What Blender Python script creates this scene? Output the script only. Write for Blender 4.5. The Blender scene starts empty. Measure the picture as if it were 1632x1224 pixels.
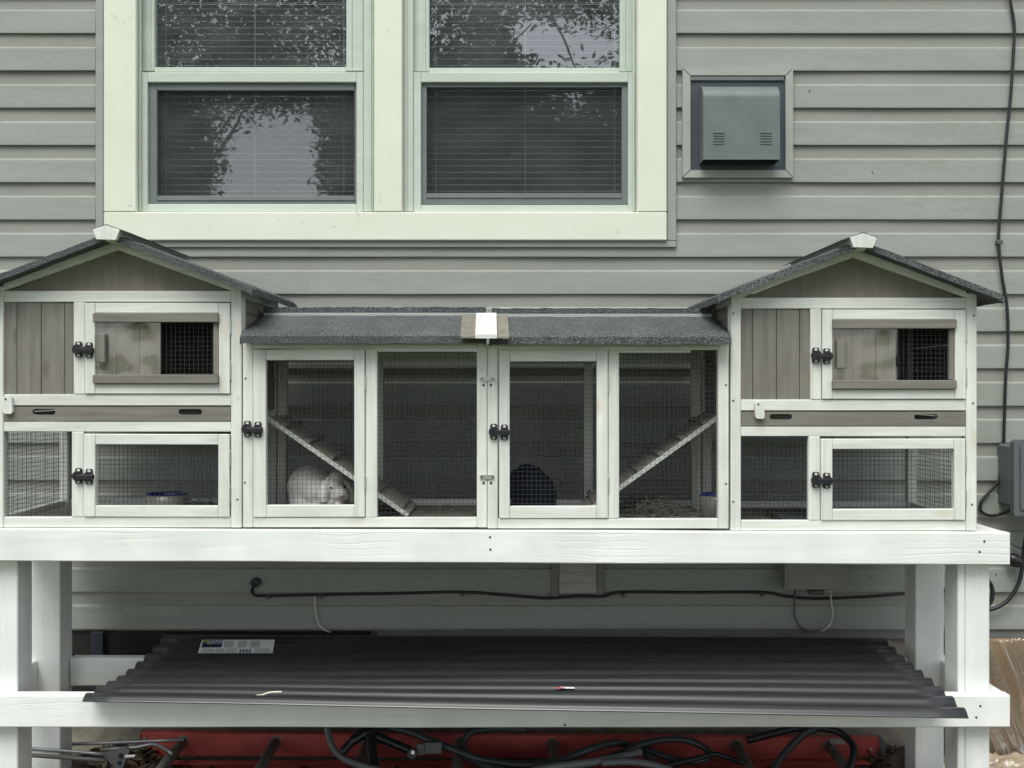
import bpy, bmesh, math, random
from mathutils import Vector, Matrix, noise
random.seed(7)
R = math.radians
SC = bpy.context.scene
COL = SC.collection

# ------------------------------------------------------------------ camera, sky, sun, exposure
F, CX, CY, CAMZ = 1640.0, 816.0, 612.0, 1.3
cd = bpy.data.cameras.new('camera'); cam = bpy.data.objects.new('camera', cd); COL.objects.link(cam)
cd.sensor_fit = 'HORIZONTAL'; cd.sensor_width = 36.0; cd.lens = 36.0 * F / 1632.0
cd.clip_start = 0.05; cd.clip_end = 600
cam.location = (0, 0, CAMZ); cam.rotation_euler = (R(90), 0, 0)
SC.camera = cam

SUN_EL, SUN_AZ = 60.0, 196.0          # azimuth measured from +Y clockwise: light comes from behind the camera
w = bpy.data.worlds.new('World'); SC.world = w; w.use_nodes = True
nt = w.node_tree; nt.nodes.clear()
sky = nt.nodes.new('ShaderNodeTexSky'); sky.sky_type = 'NISHITA'; sky.sun_disc = False
sky.sun_elevation = R(SUN_EL); sky.sun_rotation = R(SUN_AZ); sky.dust_density = 1.5; sky.air_density = 1.0; sky.ozone_density = 1.0
hs = nt.nodes.new('ShaderNodeHueSaturation'); hs.inputs['Saturation'].default_value = 0.30; hs.inputs['Value'].default_value = 1.0
bg = nt.nodes.new('ShaderNodeBackground'); bg.inputs['Strength'].default_value = 0.11
wo = nt.nodes.new('ShaderNodeOutputWorld')
nt.links.new(sky.outputs[0], hs.inputs['Color']); nt.links.new(hs.outputs[0], bg.inputs[0]); nt.links.new(bg.outputs[0], wo.inputs[0])

sl = bpy.data.lights.new('sun', 'SUN'); sl.energy = 1.5; sl.angle = R(38); sl.color = (1.0, 0.995, 0.93)
so = bpy.data.objects.new('sun', sl); COL.objects.link(so)
sd = Vector((math.sin(R(SUN_AZ)) * math.cos(R(SUN_EL)), math.cos(R(SUN_AZ)) * math.cos(R(SUN_EL)), math.sin(R(SUN_EL))))
so.rotation_euler = sd.to_track_quat('Z', 'Y').to_euler()
so.location = (-2, -4, 8)
vs = SC.view_settings
vs.view_transform = 'Standard'; vs.look = 'None'; vs.gamma = 1.0; vs.use_curve_mapping = False; vs.exposure = 0.98

# ------------------------------------------------------------------ helpers
def P(px, py, d):
    return Vector(((px - CX) / F * d, d, CAMZ + (CY - py) / F * d))
def PX(px, d): return (px - CX) / F * d
def PZ(py, d): return CAMZ + (CY - py) / F * d

def wloc(o):
    v = Vector(o.location)
    while o.parent: o = o.parent; v += Vector(o.location)
    return v
def obj(name, verts, faces, mat, parent=None, smooth=False, origin=None):
    vs_ = [Vector(v) for v in verts]
    lo = Vector([min(v[i] for v in vs_) for i in range(3)]); hi = Vector([max(v[i] for v in vs_) for i in range(3)])
    c = (lo + hi) / 2 if origin is None else Vector(origin)
    me = bpy.data.meshes.new(name)
    me.from_pydata([v - c for v in vs_], [], faces)
    if smooth: me.polygons.foreach_set('use_smooth', [True] * len(me.polygons))
    if mat is not None: me.materials.append(mat)
    me.update()
    o = bpy.data.objects.new(name, me); COL.objects.link(o)
    if parent is not None:
        o.parent = parent; o.location = c - wloc(parent)
    else:
        o.location = c
    return o
def empty(name, loc):
    o = bpy.data.objects.new(name, None); COL.objects.link(o); o.location = loc; o.empty_display_size = 0.1
    return o
def tag(o, label, cat, group=None, kind=None):
    o['label'] = label
    if cat: o['category'] = cat
    if group: o['group'] = group
    if kind: o['kind'] = kind
    return o

class MB:
    def __init__(s): s.v = []; s.f = []
    def add(s, v, f):
        n = len(s.v); s.v += [Vector(q) for q in v]; s.f += [tuple(i + n for i in q) for q in f]; return s
    def box(s, x0, x1, y0, y1, z0, z1, b=0.0015):
        s.add(*cbox(x0, x1, y0, y1, z0, z1, b)); return s
    def build(s, name, mat, parent=None, smooth=False, origin=None):
        return obj(name, s.v, s.f, mat, parent, smooth, origin)

def cbox(x0, x1, y0, y1, z0, z1, b=0.0015):
    if x0 > x1: x0, x1 = x1, x0
    if y0 > y1: y0, y1 = y1, y0
    if z0 > z1: z0, z1 = z1, z0
    b = min(b, (x1 - x0) * .3, (y1 - y0) * .3, (z1 - z0) * .3)
    lo = (x0, y0, z0); hi = (x1, y1, z1)
    v = []; idx = {}
    for sx in (0, 1):
        for sy in (0, 1):
            for sz in (0, 1):
                s = (sx, sy, sz)
                for ax in range(3):          # vertex on face of axis ax
                    p = []
                    for k in range(3):
                        e = hi[k] if s[k] else lo[k]
                        if k != ax: e += -b if s[k] else b
                        p.append(e)
                    idx[(s, ax)] = len(v); v.append(Vector(p))
    f = []
    for ax in range(3):
        a, c = [(1, 2), (2, 0), (0, 1)][ax]
        for sgn in (0, 1):
            q = []
            for (i, j) in ((0, 0), (1, 0), (1, 1), (0, 1)):
                s = [0, 0, 0]; s[ax] = sgn; s[a] = i; s[c] = j
                q.append(idx[(tuple(s), ax)])
            f.append(tuple(q) if sgn else tuple(reversed(q)))
    cen = Vector([(lo[k] + hi[k]) / 2 for k in range(3)])
    def fix(q):
        n = (v[q[1]] - v[q[0]]).cross(v[q[2]] - v[q[0]])
        m = sum((v[i] for i in q), Vector()) / len(q) - cen
        return q if n.dot(m) >= 0 else tuple(reversed(q))
    for ax in range(3):                      # edges along ax
        a, c = [k for k in range(3) if k != ax]
        for i in (0, 1):
            for j in (0, 1):
                s0 = [0, 0, 0]; s0[a] = i; s0[c] = j; s1 = list(s0); s1[ax] = 1
                f.append(fix((idx[(tuple(s0), a)], idx[(tuple(s1), a)], idx[(tuple(s1), c)], idx[(tuple(s0), c)])))
    for sx in (0, 1):
        for sy in (0, 1):
            for sz in (0, 1):
                f.append(fix(tuple(idx[((sx, sy, sz), k)] for k in range(3))))
    return v, f

def prism_y(poly, y0, y1):
    """poly: (x,z) outline, extruded in y"""
    n = len(poly)
    a = sum(poly[i][0] * poly[(i + 1) % n][1] - poly[(i + 1) % n][0] * poly[i][1] for i in range(n))
    if a < 0: poly = list(reversed(poly))
    v = [(x, y0, z) for x, z in poly] + [(x, y1, z) for x, z in poly]
    f = [tuple(range(n)), tuple(range(2 * n - 1, n - 1, -1))]
    for i in range(n):
        j = (i + 1) % n
        f.append((j, i, i + n, j + n))
    return v, f
def prism_x(poly, x0, x1):
    """poly: (y,z) outline, extruded in x"""
    v, f = prism_y(poly, x0, x1)
    return [(b, a, c) for a, b, c in v], [tuple(reversed(q)) for q in f]

def cat_rom(pts, n=8):
    pts = [Vector(p) for p in pts]
    if len(pts) < 3: return pts
    e = [pts[0] * 2 - pts[1]] + pts + [pts[-1] * 2 - pts[-2]]
    out = []
    for i in range(1, len(e) - 2):
        p0, p1, p2, p3 = e[i - 1:i + 3]
        for k in range(n):
            t = k / n
            out.append(.5 * ((2 * p1) + (-p0 + p2) * t + (2 * p0 - 5 * p1 + 4 * p2 - p3) * t * t + (-p0 + 3 * p1 - 3 * p2 + p3) * t ** 3))
    out.append(pts[-1]); return out
def tube(pts, r, seg=10, smooth_n=8):
    pts = cat_rom(pts, smooth_n)
    v = []; f = []
    up = Vector((0.13, 0.21, 1)).normalized()
    n = len(pts)
    for i, p in enumerate(pts):
        t = (pts[min(i + 1, n - 1)] - pts[max(i - 1, 0)]).normalized()
        a = up - t * up.dot(t)
        if a.length < 1e-3: a = Vector((1, 0, 0)) - t * t.x
        a.normalize(); b = t.cross(a); up = a
        rr = r[i * (len(r) - 1) // (n - 1)] if isinstance(r, (list, tuple)) else r
        for k in range(seg):
            q = 2 * math.pi * k / seg
            v.append(p + (a * math.cos(q) + b * math.sin(q)) * rr)
    for i in range(n - 1):
        for k in range(seg):
            k2 = (k + 1) % seg
            f.append((i * seg + k, i * seg + k2, (i + 1) * seg + k2, (i + 1) * seg + k))
    f.append(tuple(reversed(range(seg)))); f.append(tuple(range((n - 1) * seg, n * seg)))
    return v, f
def disc(c, nrm, r, h, seg=14):
    """short cylinder from c along nrm"""
    nrm = Vector(nrm).normalized()
    return tube([Vector(c), Vector(c) + nrm * h], r, seg)
def ellipsoid(c, r, rot=None, nu=16, nv=10):
    v = []; f = []
    M = rot if rot else Matrix.Identity(3)
    for j in range(nv + 1):
        th = math.pi * j / nv
        for i in range(nu):
            ph = 2 * math.pi * i / nu
            v.append(Vector(c) + M @ Vector((r[0] * math.sin(th) * math.cos(ph), r[1] * math.sin(th) * math.sin(ph), r[2] * math.cos(th))))
    for j in range(nv):
        for i in range(nu):
            i2 = (i + 1) % nu
            f.append((j * nu + i, (j + 1) * nu + i, (j + 1) * nu + i2, j * nu + i2))
    return v, f
def grid_slab(fn, nu, nv, thick_dir):
    """fn(u,v)->top point; closed slab of thickness vector thick_dir (function or vector)"""
    v = []; f = []
    for j in range(nv + 1):
        for i in range(nu + 1): v.append(Vector(fn(i / nu, j / nv)))
    n = len(v)
    td = Vector(thick_dir)
    v += [q + td for q in v[:n]]
    W = nu + 1
    for j in range(nv):
        for i in range(nu):
            a = j * W + i
            f.append((a, a + 1, a + 1 + W, a + W)); f.append((n + a, n + a + W, n + a + 1 + W, n + a + 1))
    for i in range(nu):
        f.append((i, n + i, n + i + 1, i + 1)); a = nv * W + i; f.append((a, a + 1, n + a + 1, n + a))
    for j in range(nv):
        a = j * W; f.append((a, a + W, n + a + W, n + a)); a = j * W + nu; f.append((a, n + a, n + a + W, a + W))
    return v, f
def wires(p, u, v, pitch=.0127, r=.00045):
    """welded wire panel: corner p, edge vectors u,v"""
    p = Vector(p); u = Vector(u); v = Vector(v)
    n = u.cross(v).normalized()
    m = MB()
    def rod(a, b, off):
        t = (b - a).normalized(); s = t.cross(n)
        q = []
        mid = (a + b) / 2
        wob = (n * random.uniform(-.0008, .0008) + s * random.uniform(-.0008, .0008))
        for c, o in ((a, 0), (mid, 1), (b, 0)):
            c = c + n * off + (wob if o else Vector())
            q += [c + s * r + n * r, c - s * r + n * r, c - s * r - n * r, c + s * r - n * r]
        f = []
        for k in range(2):
            for i in range(4):
                j = (i + 1) % 4
                f.append((k * 4 + i, k * 4 + j, k * 4 + 4 + j, k * 4 + 4 + i))
        m.add(q, f)
    nu = max(1, int(u.length / pitch)); nv = max(1, int(v.length / pitch))
    ph = random.random()
    for i in range(nu + 1):
        a = p + u * min(1, (i + ph * .9) * pitch / u.length); rod(a, a + v, r)
    ph = random.random()
    for j in range(nv + 1):
        a = p + v * min(1, (j + ph * .9) * pitch / v.length); rod(a, a + u, -r)
    return m

# ------------------------------------------------------------------ materials
MATS = {}
def new_mat(name):
    m = bpy.data.materials.new(name); m.use_nodes = True
    n = m.node_tree.nodes; l = m.node_tree.links
    b = n['Principled BSDF']
    MATS[name] = m
    return m, n, l, b
def ramp(n, stops):
    r = n.new('ShaderNodeValToRGB')
    el = r.color_ramp.elements
    el[0].position = stops[0][0]; el[0].color = (*stops[0][1], 1)
    el[1].position = stops[-1][0]; el[1].color = (*stops[-1][1], 1)
    for p, c in stops[1:-1]:
        e = el.new(p); e.color = (*c, 1)
    return r
def coords(n, l, scale, rand=True):
    tc = n.new('ShaderNodeTexCoord'); mp = n.new('ShaderNodeMapping'); mp.inputs['Scale'].default_value = scale
    if rand:
        oi = n.new('ShaderNodeObjectInfo'); ml = n.new('ShaderNodeVectorMath'); ml.operation = 'SCALE'
        ml.inputs['Scale'].default_value = 37.0
        cb = n.new('ShaderNodeCombineXYZ')
        for k in range(3): l.new(oi.outputs['Random'], cb.inputs[k])
        l.new(cb.outputs[0], ml.inputs[0])
        ad = n.new('ShaderNodeVectorMath'); ad.operation = 'ADD'
        l.new(tc.outputs['Object'], ad.inputs[0]); l.new(ml.outputs[0], ad.inputs[1])
        l.new(ad.outputs[0], mp.inputs['Vector'])
    else:
        l.new(tc.outputs['Object'], mp.inputs['Vector'])
    return mp
def nz(n, l, mp, scale, detail=4, rough=.55, dist=0):
    t = n.new('ShaderNodeTexNoise'); t.inputs['Scale'].default_value = scale; t.inputs['Detail'].default_value = detail
    t.inputs['Roughness'].default_value = rough; t.inputs['Distortion'].default_value = dist
    l.new(mp.outputs[0], t.inputs['Vector']); return t
def bump(n, l, src, b, strength, dist=.002, prev=None):
    bp = n.new('ShaderNodeBump'); bp.inputs['Strength'].default_value = strength; bp.inputs['Distance'].default_value = dist
    l.new(src, bp.inputs['Height'])
    if prev is not None: l.new(prev.outputs[0], bp.inputs['Normal'])
    l.new(bp.outputs[0], b.inputs['Normal']); return bp
def mixc(n, l, fac, a, b, mode='MIX'):
    m = n.new('ShaderNodeMix'); m.data_type = 'RGBA'; m.blend_type = mode
    if isinstance(fac, (int, float)): m.inputs[0].default_value = fac
    else: l.new(fac, m.inputs[0])
    for i, q in ((6, a), (7, b)):
        if isinstance(q, tuple): m.inputs[i].default_value = (*q, 1)
        else: l.new(q, m.inputs[i])
    return m.outputs[2]

def wood(name, c0, c1, axis='X', rough=.6, bstr=.25, knots=None, grain=1.0, spec=.3):
    m, n, l, b = new_mat(name)
    sc = {'X': (1.6, 28, 28), 'Z': (28, 28, 1.6), 'Y': (28, 1.6, 28)}[axis]
    mp = coords(n, l, tuple(s * grain for s in sc))
    t = nz(n, l, mp, 2.0, 6, .6, .6)
    r = ramp(n, [(.3, c0), (.7, c1)]); l.new(t.outputs['Fac'], r.inputs[0])
    mp2 = coords(n, l, (3, 3, 3)); t2 = nz(n, l, mp2, 2.2, 3)
    r2 = ramp(n, [(.3, (.86, .86, .86)), (.7, (1.0, 1.0, 1.0))]); l.new(t2.outputs['Fac'], r2.inputs[0])
    col = mixc(n, l, 1.0, r.outputs[0], r2.outputs[0], 'MULTIPLY')
    if knots:
        mk = coords(n, l, {'X': (5, 11, 11), 'Z': (11, 11, 5), 'Y': (11, 5, 11)}[axis])
        vo = n.new('ShaderNodeTexVoronoi'); vo.inputs['Scale'].default_value = 1.0; l.new(mk.outputs[0], vo.inputs['Vector'])
        rk = ramp(n, [(.0, (1, 1, 1)), (.10, (.5, .5, .5)), (.17, (0, 0, 0))]); l.new(vo.outputs['Distance'], rk.inputs[0])
        col = mixc(n, l, rk.outputs[0], col, knots)
    l.new(col, b.inputs['Base Color'])
    b.inputs['Roughness'].default_value = rough; b.inputs['Specular IOR Level'].default_value = spec
    bump(n, l, t.outputs['Fac'], b, bstr, .001)
    return m
def plain(name, c, rough=.5, metal=0, spec=.5, var=.12, vscale=8, bstr=0, bscale=200):
    m, n, l, b = new_mat(name)
    mp = coords(n, l, (1, 1, 1)); t = nz(n, l, mp, vscale, 4)
    r = ramp(n, [(.25, tuple(x * (1 - var) for x in c)), (.75, tuple(min(1, x * (1 + var)) for x in c))]); l.new(t.outputs['Fac'], r.inputs[0])
    l.new(r.outputs[0], b.inputs['Base Color'])
    b.inputs['Roughness'].default_value = rough; b.inputs['Metallic'].default_value = metal; b.inputs['Specular IOR Level'].default_value = spec
    if bstr:
        t2 = nz(n, l, mp, bscale, 3); bump(n, l, t2.outputs['Fac'], b, bstr, .001)
    return m

WW = (.62, .645, .58), (.82, .835, .78)
M_wx = wood('whitewash_horizontal', *WW, 'X', .55, .2, knots=(.60, .58, .47))
M_wz = wood('whitewash_vertical', *WW, 'Z', .55, .2, knots=(.60, .58, .47))
M_wy = wood('whitewash_depth', *WW, 'Y', .55, .2)
BR = (.160, .150, .128), (.250, .237, .206)
M_bx = wood('brown_stain_horizontal', *BR, 'X', .6, .25)
M_bz = wood('brown_stain_vertical', *BR, 'Z', .6, .25, knots=(.13, .115, .09))
M_by = wood('brown_stain_depth', *BR, 'Y', .6, .25)
M_ply = wood('brown_plywood', (.17, .155, .13), (.225, .205, .172), 'Z', .65, .1, grain=.6)
M_paint = wood('white_paint_beam', (.80, .83, .79), (.87, .885, .86), 'X', .45, .55, grain=.8, knots=(.80, .81, .74))
M_paintz = wood('white_paint_post', (.76, .79, .755), (.83, .85, .82), 'Z', .45, .35, grain=.8)
def raised(m, axis):
    n = m.node_tree.nodes; l = m.node_tree.links; b = n['Principled BSDF']
    prev = b.inputs['Normal'].links[0].from_node
    mp = coords(n, l, {'X': (.22, 1, 1), 'Z': (1, 1, .22)}[axis])
    wv = n.new('ShaderNodeTexWave'); wv.wave_type = 'BANDS'; wv.bands_direction = 'Z' if axis == 'X' else 'X'
    wv.inputs['Scale'].default_value = 16; wv.inputs['Distortion'].default_value = 7; wv.inputs['Detail'].default_value = 3; wv.inputs['Detail Scale'].default_value = 1.2; wv.inputs['Detail Roughness'].default_value = .6
    l.new(mp.outputs[0], wv.inputs['Vector'])
    r = ramp(n, [(.0, (0, 0, 0)), (.22, (1, 1, 1))]); l.new(wv.outputs['Fac'], r.inputs[0])
    ms = coords(n, l, (1.3, 1.3, 5)); t = nz(n, l, ms, 2.0, 2); rr = ramp(n, [(.46, (0, 0, 0)), (.62, (1, 1, 1))]); l.new(t.outputs['Fac'], rr.inputs[0])
    mix_ = mixc(n, l, rr.outputs[0], (1, 1, 1), r.outputs[0])
    bump(n, l, mix_, b, .35, .0012, prev)
raised(M_paint, 'X'); raised(M_paintz, 'Z')
M_raw = wood('floor_ply', (.14, .13, .11), (.22, .205, .175), 'X', .7, .2)

M_batten = wood('grey_batten', (.30, .32, .29), (.42, .44, .40), 'X', .7, .2)
def felt(name, a, b_, c_):
    m, n, l, b = new_mat(name)
    mp = coords(n, l, (1, 1, 1)); t = nz(n, l, mp, 330, 2, .72); t2 = nz(n, l, mp, 9, 4)
    r = ramp(n, [(.34, a), (.5, b_), (.66, c_)]); l.new(t.outputs['Fac'], r.inputs[0])
    r2 = ramp(n, [(.3, (.72, .72, .72)), (.7, (1.05, 1.05, 1.05))]); l.new(t2.outputs['Fac'], r2.inputs[0])
    l.new(mixc(n, l, 1, r.outputs[0], r2.outputs[0], 'MULTIPLY'), b.inputs['Base Color'])
    b.inputs['Roughness'].default_value = .85; b.inputs['Specular IOR Level'].default_value = .25
    bump(n, l, t.outputs['Fac'], b, .9, .003)
    return m
M_felt = felt('roof_felt', (.026, .030, .032), (.078, .086, .088), (.24, .255, .255))
M_feltb = felt('sand_felt', (.12, .11, .085), (.25, .235, .19), (.40, .38, .32))

# vinyl siding: mottled grey green with brown grime streaks
def vinyl(name, c, dirt_shade=True):
    m, n, l, b = new_mat(name)
    mp = coords(n, l, (1.2, 1, 6)); t = nz(n, l, mp, 3, 5)
    r = ramp(n, [(.3, tuple(x * .92 for x in c)), (.7, tuple(x * 1.05 for x in c))]); l.new(t.outputs['Fac'], r.inputs[0])
    col = r.outputs[0]
    if dirt_shade:
        mp2 = coords(n, l, (9, 9, 22)); t2 = nz(n, l, mp2, 3.0, 6, .65)
        mp3 = coords(n, l, (1, 1, 3)); t3 = nz(n, l, mp3, 1.4, 3)
        ml = n.new('ShaderNodeMath'); ml.operation = 'MULTIPLY'; l.new(t2.outputs['Fac'], ml.inputs[0]); l.new(t3.outputs['Fac'], ml.inputs[1])
        r2 = ramp(n, [(.24, (0, 0, 0)), (.46, (.55, .55, .55))]); l.new(ml.outputs[0], r2.inputs[0])
        col = mixc(n, l, r2.outputs[0], col, tuple(q * f for q, f in zip(c, (.80, .72, .62))))
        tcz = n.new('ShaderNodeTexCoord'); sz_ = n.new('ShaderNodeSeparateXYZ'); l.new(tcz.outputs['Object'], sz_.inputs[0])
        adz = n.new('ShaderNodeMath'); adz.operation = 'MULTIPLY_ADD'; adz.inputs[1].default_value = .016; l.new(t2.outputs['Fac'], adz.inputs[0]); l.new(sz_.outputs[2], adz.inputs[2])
        mrz = n.new('ShaderNodeMapRange'); mrz.inputs[1].default_value = .018; mrz.inputs[2].default_value = .026; mrz.inputs[4].default_value = .40; l.new(adz.outputs[0], mrz.inputs[0])  # recess band: brown stain, with the shade under the lap painted in
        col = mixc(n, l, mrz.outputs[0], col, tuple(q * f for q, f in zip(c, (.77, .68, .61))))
        mp4 = coords(n, l, (20, 20, 60)); t4 = nz(n, l, mp4, 3, 2)
        r4 = ramp(n, [(.70, (0, 0, 0)), (.76, (.5, .5, .5))]); l.new(t4.outputs['Fac'], r4.inputs[0])
        col = mixc(n, l, r4.outputs[0], col, tuple(q * .55 for q in c))
    l.new(col, b.inputs['Base Color'])
    b.inputs['Roughness'].default_value = .5; b.inputs['Specular IOR Level'].default_value = .35
    mpb = coords(n, l, (4, 30, 60)); tb = nz(n, l, mpb, 6, 4); bump(n, l, tb.outputs['Fac'], b, .12, .001)
    return m
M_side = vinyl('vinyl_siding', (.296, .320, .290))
M_trim = vinyl('vinyl_trim', (.298, .322, .295), False)
M_ventrim = vinyl('vent_trim', (.34, .365, .325), False)
M_sash = vinyl('window_vinyl', (.51, .575, .505), False)
# casing: cream painted aluminium with scuffs
def casing():
    m, n, l, b = new_mat('casing_cream')
    mp = coords(n, l, (1, 1, 1)); t = nz(n, l, mp, 3, 4)
    r = ramp(n, [(.3, (.66, .70, .575)), (.7, (.72, .755, .63))]); l.new(t.outputs['Fac'], r.inputs[0])
    mp2 = coords(n, l, (6, 6, 6)); t2 = nz(n, l, mp2, 4.5, 5, .6, 1.5)
    r2 = ramp(n, [(.645, (0, 0, 0)), (.73, (.6, .6, .6))]); l.new(t2.outputs['Fac'], r2.inputs[0])
    l.new(mixc(n, l, r2.outputs[0], r.outputs[0], (.36, .34, .25)), b.inputs['Base Color'])
    b.inputs['Roughness'].default_value = .45
    t3 = nz(n, l, mp, 14, 3); bump(n, l, t3.outputs['Fac'], b, .15, .002)
    return m
M_cas = casing()
M_screenfr = plain('screen_frame_grey', (.15, .175, .165), .45)
M_blind = plain('blind_slat', (.40, .42, .40), .5, var=.04)
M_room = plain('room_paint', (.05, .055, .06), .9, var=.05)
M_conc = plain('foundation_concrete', (.27, .245, .195), .9, var=.3, vscale=22, bstr=1.0, bscale=90)
M_dark = plain('dark_cavity', (.02, .024, .028), .8, var=.05)
M_black = plain('black_rubber', (.012, .013, .015), .45, var=.1)
M_blackp = plain('black_plastic', (.012, .013, .017), .35, var=.1)
M_hose = plain('grey_hose', (.035, .042, .046), .4, var=.15)
M_hosel = plain('pale_grey_tube', (.14, .15, .155), .35, var=.1)
M_wire = plain('wire_dark', (.035, .04, .042), .45, metal=.0, var=.05)
M_steel = plain('galvanised_steel', (.55, .56, .54), .38, metal=.85, var=.1)
M_screw = plain('screw_head', (.10, .10, .09), .45, metal=.6)
M_wscrew = plain('pale_screw', (.62, .63, .56), .4)
M_hood = plain('vent_hood_grey', (.125, .15, .145), .5, var=.12, vscale=14)
M_hoodd = plain('vent_back_dark', (.045, .062, .078), .5, var=.1)
M_lvent = plain('louver_beige', (.42, .41, .36), .6, var=.15, vscale=30)
M_flange = plain('flange_grey', (.19, .195, .18), .6, var=.12)
M_mbox = plain('meter_box_paint', (.245, .255, .215), .5, var=.12, vscale=10)
M_obox = plain('outlet_box_grey', (.105, .12, .125), .45, var=.08)
M_wcable = plain('white_cable', (.55, .55, .5), .5)
M_gcable = plain('grey_cable', (.10, .10, .095), .5)
M_red = plain('red_fibreglass', (.42, .075, .06), .45, var=.25, vscale=16)
M_alu = plain('ladder_aluminium', (.20, .195, .175), .55, metal=.3, var=.25, vscale=30)
M_cap = plain('ladder_end_cap', (.10, .10, .11), .5)
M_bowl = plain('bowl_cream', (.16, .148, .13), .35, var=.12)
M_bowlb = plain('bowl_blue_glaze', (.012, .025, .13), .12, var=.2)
M_water = plain('bowl_water', (.02, .03, .08), .05)
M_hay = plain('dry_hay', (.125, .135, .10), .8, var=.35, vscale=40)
M_straw = plain('pale_straw', (.72, .70, .52), .7)
M_leafd = plain('dead_leaf', (.10, .07, .045), .8, var=.4, vscale=30)
M_paper = plain('scrap_paper', (.75, .73, .72), .6)
M_redp = plain('scrap_red', (.5, .06, .07), .6)
M_mat = plain('mat_rubber', (.03, .034, .036), .7)
M_bark = plain('bark', (.10, .08, .06), .9, var=.35, vscale=20, bstr=.8, bscale=40)

def panel_mat():
    m, n, l, b = new_mat('corrugated_dark')
    mp = coords(n, l, (.6, 18, 18)); t = nz(n, l, mp, 3, 5)
    r = ramp(n, [(.3, (.017, .018, .020)), (.7, (.030, .031, .033))]); l.new(t.outputs['Fac'], r.inputs[0])
    mp2 = coords(n, l, (1, 1, 1)); t2 = nz(n, l, mp2, 260, 2); r2 = ramp(n, [(.66, (0, 0, 0)), (.76, (.35, .35, .35))]); l.new(t2.outputs['Fac'], r2.inputs[0])
    l.new(mixc(n, l, r2.outputs[0], r.outputs[0], (.10, .10, .10)), b.inputs['Base Color'])
    b.inputs['Roughness'].default_value = .29; b.inputs['Specular IOR Level'].default_value = .65
    t3 = nz(n, l, mp2, 500, 2); bump(n, l, t3.outputs['Fac'], b, .15, .001)
    return m
M_panel = panel_mat()

def schlick(n, l, f0):
    lw = n.new('ShaderNodeLayerWeight'); lw.inputs['Blend'].default_value = .5
    pw = n.new('ShaderNodeMath'); pw.operation = 'POWER'; pw.inputs[1].default_value = 5; l.new(lw.outputs['Facing'], pw.inputs[0])
    ma = n.new('ShaderNodeMath'); ma.operation = 'MULTIPLY_ADD'; ma.inputs[1].default_value = 1 - f0; ma.inputs[2].default_value = f0; l.new(pw.outputs[0], ma.inputs[0])
    return ma.outputs[0]
def glass_mat(name, f0, tint=(1, 1, 1), rough=0.0, wav=.06, haze=0.0):
    m, n, l, b = new_mat(name); n.remove(b)
    out = n['Material Output']
    tr = n.new('ShaderNodeBsdfTransparent'); tr.inputs[0].default_value = (*tint, 1)
    gl = n.new('ShaderNodeBsdfGlossy'); gl.inputs['Roughness'].default_value = rough
    mp = coords(n, l, (1, 1, 1)); t = nz(n, l, mp, 5.0, 2)
    bp = n.new('ShaderNodeBump'); bp.inputs['Strength'].default_value = wav; bp.inputs['Distance'].default_value = .01
    l.new(t.outputs['Fac'], bp.inputs['Height']); l.new(bp.outputs[0], gl.inputs['Normal'])
    mx = n.new('ShaderNodeMixShader'); l.new(schlick(n, l, f0), mx.inputs[0]); l.new(tr.outputs[0], mx.inputs[1]); l.new(gl.outputs[0], mx.inputs[2])
    if haze:
        df = n.new('ShaderNodeBsdfDiffuse'); df.inputs[0].default_value = (.62, .68, .68, 1)  # haze put into the glass: pale diffuse veil makes dark reflections milky
        td = nz(n, l, coords(n, l, (2, 2, 5)), 2.5, 4); md = n.new('ShaderNodeMapRange'); md.inputs[1].default_value = .3; md.inputs[2].default_value = .8; md.inputs[3].default_value = haze * .5; md.inputs[4].default_value = haze * 1.5; l.new(td.outputs['Fac'], md.inputs[0])
        m2 = n.new('ShaderNodeMixShader'); l.new(md.outputs[0], m2.inputs[0]); l.new(mx.outputs[0], m2.inputs[1]); l.new(df.outputs[0], m2.inputs[2]); mx = m2
    l.new(mx.outputs[0], out.inputs[0])
    return m
M_glass = glass_mat('window_glass', .15, (.90, .93, .93), .006, .022, .055)
M_acryl = glass_mat('acrylic_film', .055, (.985, .985, .975), .03, .8)
def screen_mat():
    m, n, l, b = new_mat('insect_screen'); 
    out = n['Material Output']
    b.inputs['Base Color'].default_value = (.03, .033, .036, 1); b.inputs['Roughness'].default_value = .6
    tr = n.new('ShaderNodeBsdfTransparent')
    mx = n.new('ShaderNodeMixShader'); mx.inputs[0].default_value = .12
    l.new(tr.outputs[0], mx.inputs[1]); l.new(b.outputs[0], mx.inputs[2]); l.new(mx.outputs[0], out.inputs[0])
    return m
M_screen = screen_mat()

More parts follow.
